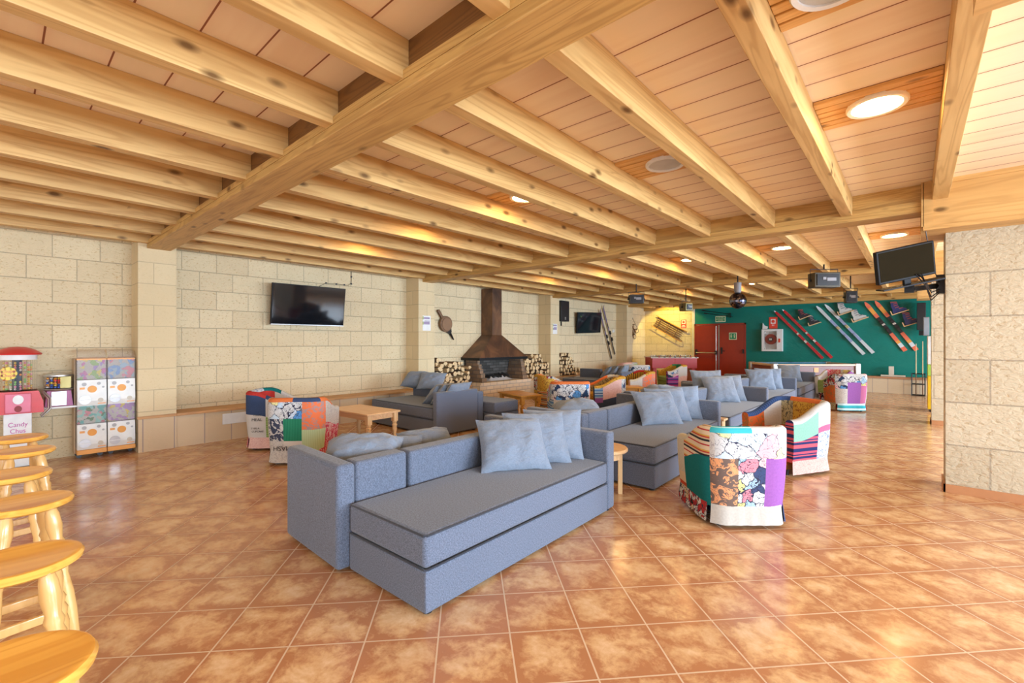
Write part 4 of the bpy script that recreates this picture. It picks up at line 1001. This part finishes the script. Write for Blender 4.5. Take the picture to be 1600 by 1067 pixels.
# ---------------------------------------------------------------- bar stools
def stool(label,x,y,rz):
    t=thing('bar_stool',label,'bar stool',(x,y,0),rz,'round pine bar stools')
    H=.70; MB().lathe([(.01,H-.034),(.140,H-.034),(.155,H-.024),(.158,H-.012),(.152,H-.002),(.145,H),(.13,H-.003),(.01,H-.006)],None,40).build('seat',W['stool'],t)
    tops=[];bots=[]
    for a in(45,135,225,315):
        ax,ay=math.cos(rad(a)),math.sin(rad(a)); top=Vector((ax*.095,ay*.095,H-.036)); bot=Vector((ax*.20,ay*.20,0)); tops.append(top); bots.append(bot)
        d=top-bot; Ln=d.length; T=Tr(*bot)@d.to_track_quat('Z','Y').to_matrix().to_4x4()
        pr=[(.016,0),(.022,.04),(.019,.12),(.027,.30),(.027,.42),(.020,.55),(.026,.62),(.023,.66),(.029,.70),(.022,.73),(.029,.76),(.022,.79),(.030,.87),(.026,.95),(.017,1.0)]
        MB().lathe([(r*.93,z*Ln) for r,z in pr],T,14).build('leg',W['stoolleg'],t)
    for i in range(4):
        j=(i+1)%4; f=.30 if i%2 else .38
        p=bots[i].lerp(tops[i],f); q=bots[j].lerp(tops[j],f); d=q-p
        MB().box((-.010,-.019,.012),(.010,.019,d.length-.012),0,.004,Tr(*p)@d.to_track_quat('Z','Y').to_matrix().to_4x4()).build('stretcher',W['stoolleg'],t)
    return t
names=['nearest the camera at bottom left','second nearest the camera','third from the camera','fourth from the camera','fifth from the camera','farthest from the camera, by the candy machines']
for i,x in enumerate([-1.45,-2.17,-2.95,-3.62,-4.36,-4.98]):
    stool('round varnished pine bar stool, '+names[i],x,[.005,.05,.09,.06,.12,.12][i],[3,-5,8,-4,10,2][i])
# ---------------------------------------------------------------- candy and toy machines at the left
PNK=plain('pink_panel',(.70,.16,.24),.4); CLR=GLASS
t=thing('lollipop_machine','tall red lollipop dispenser with domed lid and yellow badge against stone wall','vending machine',(XW+.30,.17,0),90); t.scale=(.82,.82,1)
MB().box((-.13,-.13,.03),(.13,.10,.62),0,.01).build('stand',WHITE,t)
MB().box((-.2,-.2,0),(.2,.2,.03),0,.01).build('foot_plate',BLKM,t)
MB().prism([(-.24,.62),(.24,.62),(.235,.74),(.19,.86),(-.19,.86),(-.235,.74)],-.20,.2,0).build('red_body',RED,t)
MB().box((-.12,-.225,.63),(.12,-.2,.84),0,.01).build('pink_front',PNK,t)
MB().lathe([(.05,0),(.05,.012)],Tr(0,-.225,.775)@Matrix.Rotation(rad(90),4,'X'),20).build('coin_dial',WHITE,t)
MB().lathe([(.035,0),(.035,.006)],Tr(.0,-.225,.675)@Matrix.Rotation(rad(90),4,'X'),16).build('chute',plain('dark_red_hole',(.25,.01,.01),.5),t)
MB().lathe([(.185,.86),(.185,1.22)],None,36).build('clear_drum',CLR,t)
MB().lathe([(.187,1.205),(.187,1.26),(.15,1.262)],None,36).build('drum_band',WHITE,t)
MB().lathe([(.23,1.26),(.235,1.275),(.17,1.315),(.08,1.345),(.005,1.35)],None,36).build('domed_lid',RED,t)
MB().lathe([(.05,.86),(.05,1.22)],None,20).build('inner_column',plain('blue_grey_core',(.10,.12,.16),.5),t)
lol=[plain('lolly_%s'%k,c,.3) for k,c in (('orange',(.8,.3,.1)),('pink',(.8,.3,.4)),('green',(.3,.6,.2)),('yellow',(.8,.6,.15)),('cream',(.8,.75,.65)))]
random.seed(8)
m=MB(); 
for a in range(200,341,20):
    for k in range(12):
        if random.random()<.1: continue
        m.lathe([(.004,-.012),(.012,-.006),(.012,.006),(.004,.012)],Tr(.13*math.cos(rad(a)),.13*math.sin(rad(a)),.885+k*.026),8,random.randrange(5))
o=m.build('lollipops',lol,t); o['kind']='stuff'
for a in range(210,351,20): MB().lathe([(.018,.865),(.018,1.2)],Tr(.155*math.cos(rad(a)),.155*math.sin(rad(a)),0),10).build('lolly_tube',CLR,t)
YB_=plain('badge_yellow',(.85,.62,.03),.4)
m=MB()
for k in range(8): m.lathe([(.03,0),(.03,.006)],Tr(-.09+.055*math.cos(k*PI/4),-.187,1.06+.042*math.sin(k*PI/4))@Matrix.Rotation(rad(90),4,'X'),14)
m.lathe([(.05,0),(.05,.007)],Tr(-.09,-.187,1.06)@Matrix.Rotation(rad(90),4,'X'),16); m.build('flower_badge',YB_,t)
text('Chupa',.05,RED,t,(-.09,-.197,1.085)); text('Chups',.05,RED,t,(-.09,-.197,1.04))
text('Smoky\nChilly' if False else 'Candy\nChus',.07,plain('magenta_print',(.55,.08,.35),.5),t,(0,-.134,.46))
MB().tube([(.24,-.02,.84),(.31,-.06,.76),(.31,-.08,.64),(.22,-.14,.56)],.012,8).tube([(.23,-.05,.83),(.285,-.09,.75),(.285,-.11,.65),(.21,-.16,.58)],.009,8).build('hose_rail',STEEL,t)
MB().tube([(-.24,-.02,.60),(-.27,-.06,.55),(-.22,-.14,.54)],.010,8).build('hose_rail',STEEL,t)
t=thing('gumball_machine','small purple gumball machine with chrome lid on a wall shelf','vending machine',(XW+.17,.50,0),90)
MB().prism([(-.12,.652),(.12,.652),(.10,.83),(-.10,.83)],-.10,.10).build('base',plain('purple_base',(.38,.06,.20),.35),t)
MB().box((-.065,-.115,.66),(.065,-.10,.825),0,.004).build('coin_plate',STEEL,t)
MB().lathe([(.125,.83),(.135,.845),(.13,.855)],None,30).build('collar',STEEL,t); MB().lathe([(.12,.855),(.125,1.0)],None,30).build('clear_drum',CLR,t)
MB().lathe([(.13,1.0),(.128,1.015),(.06,1.03),(.02,1.045),(.005,1.05)],None,30).build('chrome_lid',STEEL,t)
gb=[plain('gum_%d'%k,c,.3) for k,c in enumerate([(.75,.05,.05),(.85,.6,.05),(.05,.12,.5),(.8,.8,.78),(.85,.35,.05)])]
m=MB()
for i in range(-3,1):
    for j in range(5):
        for q in range(-3,4):
            x=i*.03+.0; y=q*.03
            if x*x+y*y<.0108: m.lathe([(.003,-.013),(.013,-.006),(.013,.006),(.003,.013)],Tr(x,y,.872+j*.026),7,random.randrange(5))
o=m.build('gumballs',gb,t); o['kind']='stuff'
MB().box((.01,-.108,.862),(.10,-.04,.995)).build('picture_card',plain('yellow_card',(.78,.68,.25),.5),t)
t=thing('narrow_shelf','narrow white wall shelf under the gumball machine','shelf',(XW+.17,.50,0),90); MB().box((-.15,-.14,.628),(.15,.169,.65),0,.003).build('board',WHITE,t)
# capsule toy rack
t=thing('capsule_toy_rack','white and orange capsule toy machine rack on castors beside the first pier','vending machine',(XW+.17,.915,0),90)
OR=plain('orange_strip',(.85,.38,.08),.4); wp=plain('white_panel',(.80,.79,.74),.4); TAN=plain('tan_side_panel',(.55,.38,.22),.5)
clp,nt,b=new_mat('clear_acrylic_cover',.08); b.inputs['Transmission Weight'].default_value=.9; b.inputs['IOR'].default_value=1.05; b.inputs['Base Color'].default_value=(.95,.93,.9,1)
MB().box((-.285,-.06,.06),(-.272,.165,1.20)).box((.272,-.06,.06),(.285,.165,1.20)).box((-.272,.14,.06),(.272,.165,1.20)).build('back_and_sides',TAN,t)
for x,y in((-.24,-.03),(.24,-.03),(-.05,-.03),(.05,-.03),(-.24,.12),(.24,.12)): MB().cyl((x,y-.012,.028),(x,y+.012,.028),.027,n=14).box((x-.008,y-.008,.03),(x+.008,y+.008,.06)).build('castor',BLK,t)
cards=[uvmat('toy_card_%d'%k,comic(c,22,.004,0,5),.4) for k,c in enumerate([[(.3,.5,.2),(.6,.2,.5),(.8,.7,.2),(.4,.3,.7)],[(.1,.5,.5),(.7,.2,.3),(.3,.7,.7),(.05,.2,.1)],[(.2,.4,.8),(.8,.3,.4),(.4,.6,.8)],[(.5,.3,.7),(.75,.6,.1),(.7,.5,.8)]])]
ki_=0
for x0 in(-.27,.003):
    x1=x0+.267
    # curved clear top
    m=MB(); vs=[];fs=[]
    for k in range(7):
        a=PI/2*k/6; vs+= [(x0+.005,-.12*math.sin(a)+.04-.06*math.sin(a),1.19+.12*math.cos(a)),(x1-.005,-.12*math.sin(a)+.04-.06*math.sin(a),1.19+.12*math.cos(a))]
    for k in range(6): fs.append((2*k,2*k+1,2*k+3,2*k+2))
    vs+=[(a,b_+.004,c-.004) for a,b_,c in vs]; fs+=[tuple(14+q for q in reversed(f)) for f in fs[:6]]; m.add(vs,fs,0,True); m.build('clear_top_cover',clp,t)
    MB().box((x0,-.15,1.185),(x1,.14,1.20)).build('orange_lip',OR,t)
    for z0,z1 in((.95,1.185),(.42,.63)):
        m=MB(); m.add([(x0+.004,-.125,z0),(x1-.004,-.125,z0),(x1-.004,-.125,z1),(x0+.004,-.125,z1)],[(0,1,2,3)],0,False,[[(x0+z0,z0),(x1+z0,z0),(x1+z0,z1),(x0+z0,z1)]])
        m.add([(x0+.004,-.12,z0),(x1-.004,-.12,z0),(x1-.004,-.12,z1),(x0+.004,-.12,z1)],[(3,2,1,0)],0,False,[[(0,0),(0,0),(0,0),(0,0)]]); m.build('toy_card',cards[ki_%4],t); ki_+=1
        MB().prism([(x0,z0),(x1,z0),(x1,z0+.006),(x0,z0+.006)],-.17,-.06).box((x0,-.17,z0),(x0+.004,-.06,z1)).box((x1-.004,-.17,z0),(x1,-.06,z1)).box((x0,-.172,z0),(x1,-.168,z1)).build('clear_bin',clp,t)
    for z0,z1 in((.635,.945),(.115,.415)):
        p=MB().prism([(-.17,z1),(-.185,z0+.06),(-.165,z0),(-.05,z0),(-.05,z1)],x0+.002,x1-.002,0,Rz(90)@Matrix.Scale(-1,4,(0,1,0)))
        # prism in (y,z) extruded over x
        p=MB(); poly=[(-.168,z1),(-.186,z0+.06),(-.170,z0),(-.05,z0),(-.05,z1)]; n=5
        p.add([(x0+.003,y,z) for y,z in poly]+[(x1-.003,y,z) for y,z in poly],[tuple(range(n)),tuple(reversed(range(n,2*n)))]+[(i,i+n,(i+1)%n+n,(i+1)%n) for i in range(n)])
        p=p.build('coin_panel',wp,t); xc=(x0+x1)/2
        R90=Matrix.Rotation(rad(94),4,'X')
        MB().lathe([(.042,0),(.042,.008)],Tr(xc,-.175,z0+.20)@R90@Matrix.Scale(1.0,4),24).build('orange_badge',OR,p)
        MB().lathe([(.052,0),(.052,.012)],Tr(xc-.065,-.182,z0+.075)@R90,24).build('handle_dial',STEEL,p)
        MB().box((xc-.115,-.2,z0+.07),(xc-.015,-.186,z0+.08)).build('turn_handle',WHITE,p)
        MB().lathe([(.026,0),(.026,.006)],Tr(xc+.075,-.182,z0+.065)@R90,16).build('return_cup',plain('cup_cream',(.6,.55,.45),.4),p)
        MB().box((xc-.11,-.180,z0+.20),(xc-.065,-.174,z0+.225)).box((xc+.05,-.192,z0+.02),(xc+.12,-.180,z0+.03)).build('price_label',OR,p)
        MB().lathe([(.022,0),(.022,.004)],Tr(xc-.07,-.172,z0+.26)@R90,14).lathe([(.018,0),(.018,.004)],Tr(xc+.06,-.172,z0+.265)@R90,14).lathe([(.012,0),(.012,.004)],Tr(xc+.10,-.175,z0+.22)@R90,12).build('coin_mark',plain('grey_mark',(.45,.45,.45),.5),p)
    MB().box((x0,-.185,.06),(x1,.14,.112),0,.004).build('orange_base',OR,t)
# ---------------------------------------------------------------- table football
t=thing('table_football','red table football cabinet with rods against the yellow lit wall','games table',(-6.02,14.72,0),41.4)
LR=plain('football_red',(.50,.02,.02),.35)
MB().box((-.72,-.38,.56),(-.015,.38,.90),0,.008).box((.015,-.38,.56),(.72,.38,.90),0,.008).box((-.02,-.375,.56),(.02,.375,.89)).build('cabinet',LR,t)
MB().box((-.66,-.33,.89),(.66,.33,.903)).build('pitch',plain('pitch_green',(.03,.2,.06),.5),t)
for x in(-.62,.62): MB().box((x-.06,-.33,0),(x+.06,.33,.555),0,.006).build('leg',LR,t)
for k in range(8):
    x=-.58+k*.165; MB().cyl((x,-.60,.93),(x,.45,.93),.008,n=8).build('rod',STEEL,t)
    r=MB().cyl((x,-.70,.93),(x,-.60,.93),.018,n=10).build('handle',BLK if k%2 else RED,t)
    m=MB()
    for q in range(3): m.box((x-.012,-.22+q*.2,.905),(x+.012,-.19+q*.2,.975))
    m.build('players',BLK if k%2 else WHITE,t)
MB().box((-.76,-.40,.885),(.76,-.375,.915)).box((-.76,.375,.885),(.76,.40,.915)).build('rail',edge,t)
# pool table
t=thing('pool_table','pool table with blue cloth and pale wooden rail before the green wall','pool table',(-2.34,14.84,0),41.4)
BC=plain('blue_cloth',(.02,.22,.38),.9); RW=plain('pale_rail',(.70,.50,.34),.4); DW=plain('mahogany_side',(.20,.05,.03),.35)
MB().box((-1.04,-.52,.73),(1.04,.52,.785)).build('playing_cloth',BC,t)
MB().box((-1.14,-.62,.765),(1.14,-.52,.82),0,.01).box((-1.14,.52,.765),(1.14,.62,.82),0,.01).build('long_rail',RW,t)
MB().box((-1.14,-.52,.765),(-1.04,.52,.82),0,.01).build('short_rail',RW,t); MB().box((1.04,-.52,.765),(1.14,.52,.82),0,.01).build('short_rail',RW,t)
MB().box((-1.0,-.5,.785),(1.0,-.515,.815)).box((-1.0,.5,.785),(1.0,.515,.815)).build('cushion_rubber',BC,t)
MB().box((-1.11,-.59,.52),(1.11,.59,.764),0,.006).build('cabinet',DW,t)
for x in(-1.09,1.09):
    for y in(-.57,.57): MB().box((x-.075,y-.065,.50),(x+.075,y+.065,.84),0,.025,None,3).build('corner_cap',STEEL,t)
for x in(-1.03,0,1.03):
    for y in(-.55,.55): MB().lathe([(.055,.822),(.055,.832)],Tr(x,y,0),16).build('pocket',BLK,t)
for x in(-.95,.95):
    for y in(-.45,.45): MB().box((x-.07,y-.07,0),(x+.07,y+.07,.52),0,.01).build('leg',DW,t)
MB().box((-.06,-.60,.60),(.06,-.591,.72)).build('coin_plate',OR,t)
# cue rack, cues
t=thing('cue_stand','black tubular stand at the end of the far bench holding the cues','rack',(.09,16.0,0))
m=MB()
for x in(-.14,.12):
    m.cyl((x,-.08,0),(x,-.08,.58),.012,n=8)
    m.cyl((x,.12,0),(x,.12,.58),.012,n=8); m.cyl((x,-.08,.012),(x,.12,.012),.012,n=8); m.cyl((x,-.08,.57),(x,.12,.57),.012,n=8)
for y in(-.08,.12):
    for z in(.012,.57,.30): m.cyl((-.14,y,z),(.12,y,z),.010,n=8)
m.build('frame',BLKM,t)
for lb,x,h in(('left',.035,1.36),('right',.165,1.42)):
    t=thing('pool_cue',lb+' upright pool cue in the black stand by the far bench','pool cue',(x,16.03,0),0,'upright pool cues')
    MB().cyl((0,0,.02),(0,0,.55),.014,.011,10).build('butt',W['brown'],t); MB().cyl((0,0,.55),(0,0,h),.011,.007,10).build('shaft',W['tableleg'],t)
t=thing('bench_fitting','pale T shaped fitting lying on the far bench below green wall','fitting',(-.48,16.35,.451)); MB().box((-.22,-.06,0),(.30,.06,.045),0,.004).box((-.05,-.04,.045),(.06,.04,.28),0,.004).build('block',plain('pale_block',(.66,.58,.46),.6),t)
# yellow cabinet and picture by the far right pillar
t=bpy.data.objects.get('menu_board'); MB().box((-.06,-.02,-.19),(.03,.02,.19),0,.004).build('frame',greyd,t); MB().box((-.05,-.022,-.17),(.02,-.0205,.17)).build('print',plain('blue_grey_print',(.3,.34,.4),.5),t)
t.location=(.20,12.6,1.72)
t=thing('arcade_cabinet','narrow white, green and yellow cabinet edge by the far right pillar','cabinet',(.30,12.7,0))
MB().box((-.10,-.3,.05),(.3,.3,.72),0,.01).build('yellow_body',plain('yellow_body',(.80,.52,.02),.4),t); MB().box((-.10,-.3,.72),(.3,.3,.95),0,.01).build('green_band',plain('lime_band',(.40,.62,.10),.4),t)
MB().box((-.10,-.3,.95),(.3,.3,1.52),0,.01).build('white_top',WHITE,t); MB().box((-.07,-.27,0),(.27,.27,.05)).build('plinth',BLK,t)
# ---------------------------------------------------------------- stage lights, mirror ball
def stage(label,x,y,z,rz,w_,h_,d_,mt,ztop=2.60):
    t=thing('stage_light',label,'stage light',(x,y,z),rz)
    MB().box((-w_/2,-d_/2,-h_/2),(w_/2,d_/2,h_/2),0,.012).build('housing',mt,t)
    MB().box((-w_/2+.03,-d_/2-.012,-h_/2+.03),(w_/2-.03,-d_/2,h_/2-.03),0,.003).build('front_plate',BLKM,t)
    MB().box((-.02,-d_/2-.02,-.02),(w_*.30,-d_/2-.012,.03)).box((-w_*.2,-d_/2-.018,.0),(-w_*.08,-d_/2-.012,.04)).build('label_plate',greyd,t)
    top=ztop-z
    MB().tube([(-w_/2-.015,0,0),(-w_/2-.015,0,h_/2+.06),(w_/2+.015,0,h_/2+.06),(w_/2+.015,0,0)],.007,6).build('yoke',BLKM,t)
    MB().cyl((0,0,h_/2+.06),(0,0,top),.012,n=8).build('hanger',BLKM,t)
    for s in(-1,1): MB().cyl((s*(w_/2),0,0),(s*(w_/2+.035),0,0),.018,n=10).build('knob',BLK,t)
stage('black box stage light hung from a joist left of the yellow lit wall',-4.52,9.2,2.33,35,.30,.19,.18,BLK,2.66)
stage('round fronted stage light with blue glint above the yellow lit wall corner',-4.42,11.8,2.30,60,.22,.20,.26,plain('bronze_housing',(.22,.18,.07),.4,.5),2.86)
stage('wide grey stage effect box hung near the ceiling above the pool table',-1.10,8.9,2.40,38,.40,.24,.2,plain('bronze_plate',(.05,.042,.025),.5,.2),2.66)
stage('small black stage light hung above the white ski boots',-.98,11.6,2.32,20,.20,.24,.16,BLK,2.86)
t=thing('mirror_ball','dark mirror ball under its motor hung from the ceiling','mirror ball',(-2.52,9.35,0))
m=MB(); R_=.155; zc=2.19
prof=[(max(.004,R_*math.sin(PI*k/14)),zc-R_*math.cos(PI*k/14)) for k in range(15)]; m.lathe(prof,None,24,0,False)
mm,nt,b=new_mat('mirror_tiles',.12,1.0); br=N(nt,'ShaderNodeTexVoronoi',{'Vector':coords(nt),'Scale':22.0}); setc(nt,b,ramp(nt,N(nt,'ShaderNodeSeparateColor',{0:br.outputs['Color']}).outputs[0],[(.3,(.04,.04,.06)),(1,(.25,.25,.32))],'LINEAR'))
m.build('ball',mm,t); MB().lathe([(.05,zc+.15),(.065,zc+.18),(.065,zc+.34)],None,16).build('motor',greyd,t); MB().cyl((0,0,zc+.34),(0,0,2.66),.012).build('hanger',BLKM,t)
# spot over the sled
l=bpy.data.lights.new('sled_spot','SPOT'); l.energy=80; l.color=(1,.78,.16); l.spot_size=rad(118); l.spot_blend=.2; l.shadow_soft_size=.03
o=bpy.data.objects.new('sled_spot',l); COL.objects.link(o); o.location=(-6.75,15.62,2.60); d=Vector((-6.75,16.55,1.55))-o.location; o.rotation_euler=d.to_track_quat('-Z','Y').to_euler()
t=thing('spotlight','small ceiling spotlight aimed at the large sled','spotlight',(-6.75,15.62,0)); MB().cyl((0,-.03,2.66),(0,-.09,2.75),.05,n=14).cyl((0,-.06,2.74),(0,-.06,2.86),.012).build('can',BLK,t)
for o in bpy.data.objects:
    if o.type=='MESH' and o.parent is None and 'kind' not in o and 'label' not in o: print('UNTAGGED',o.name)
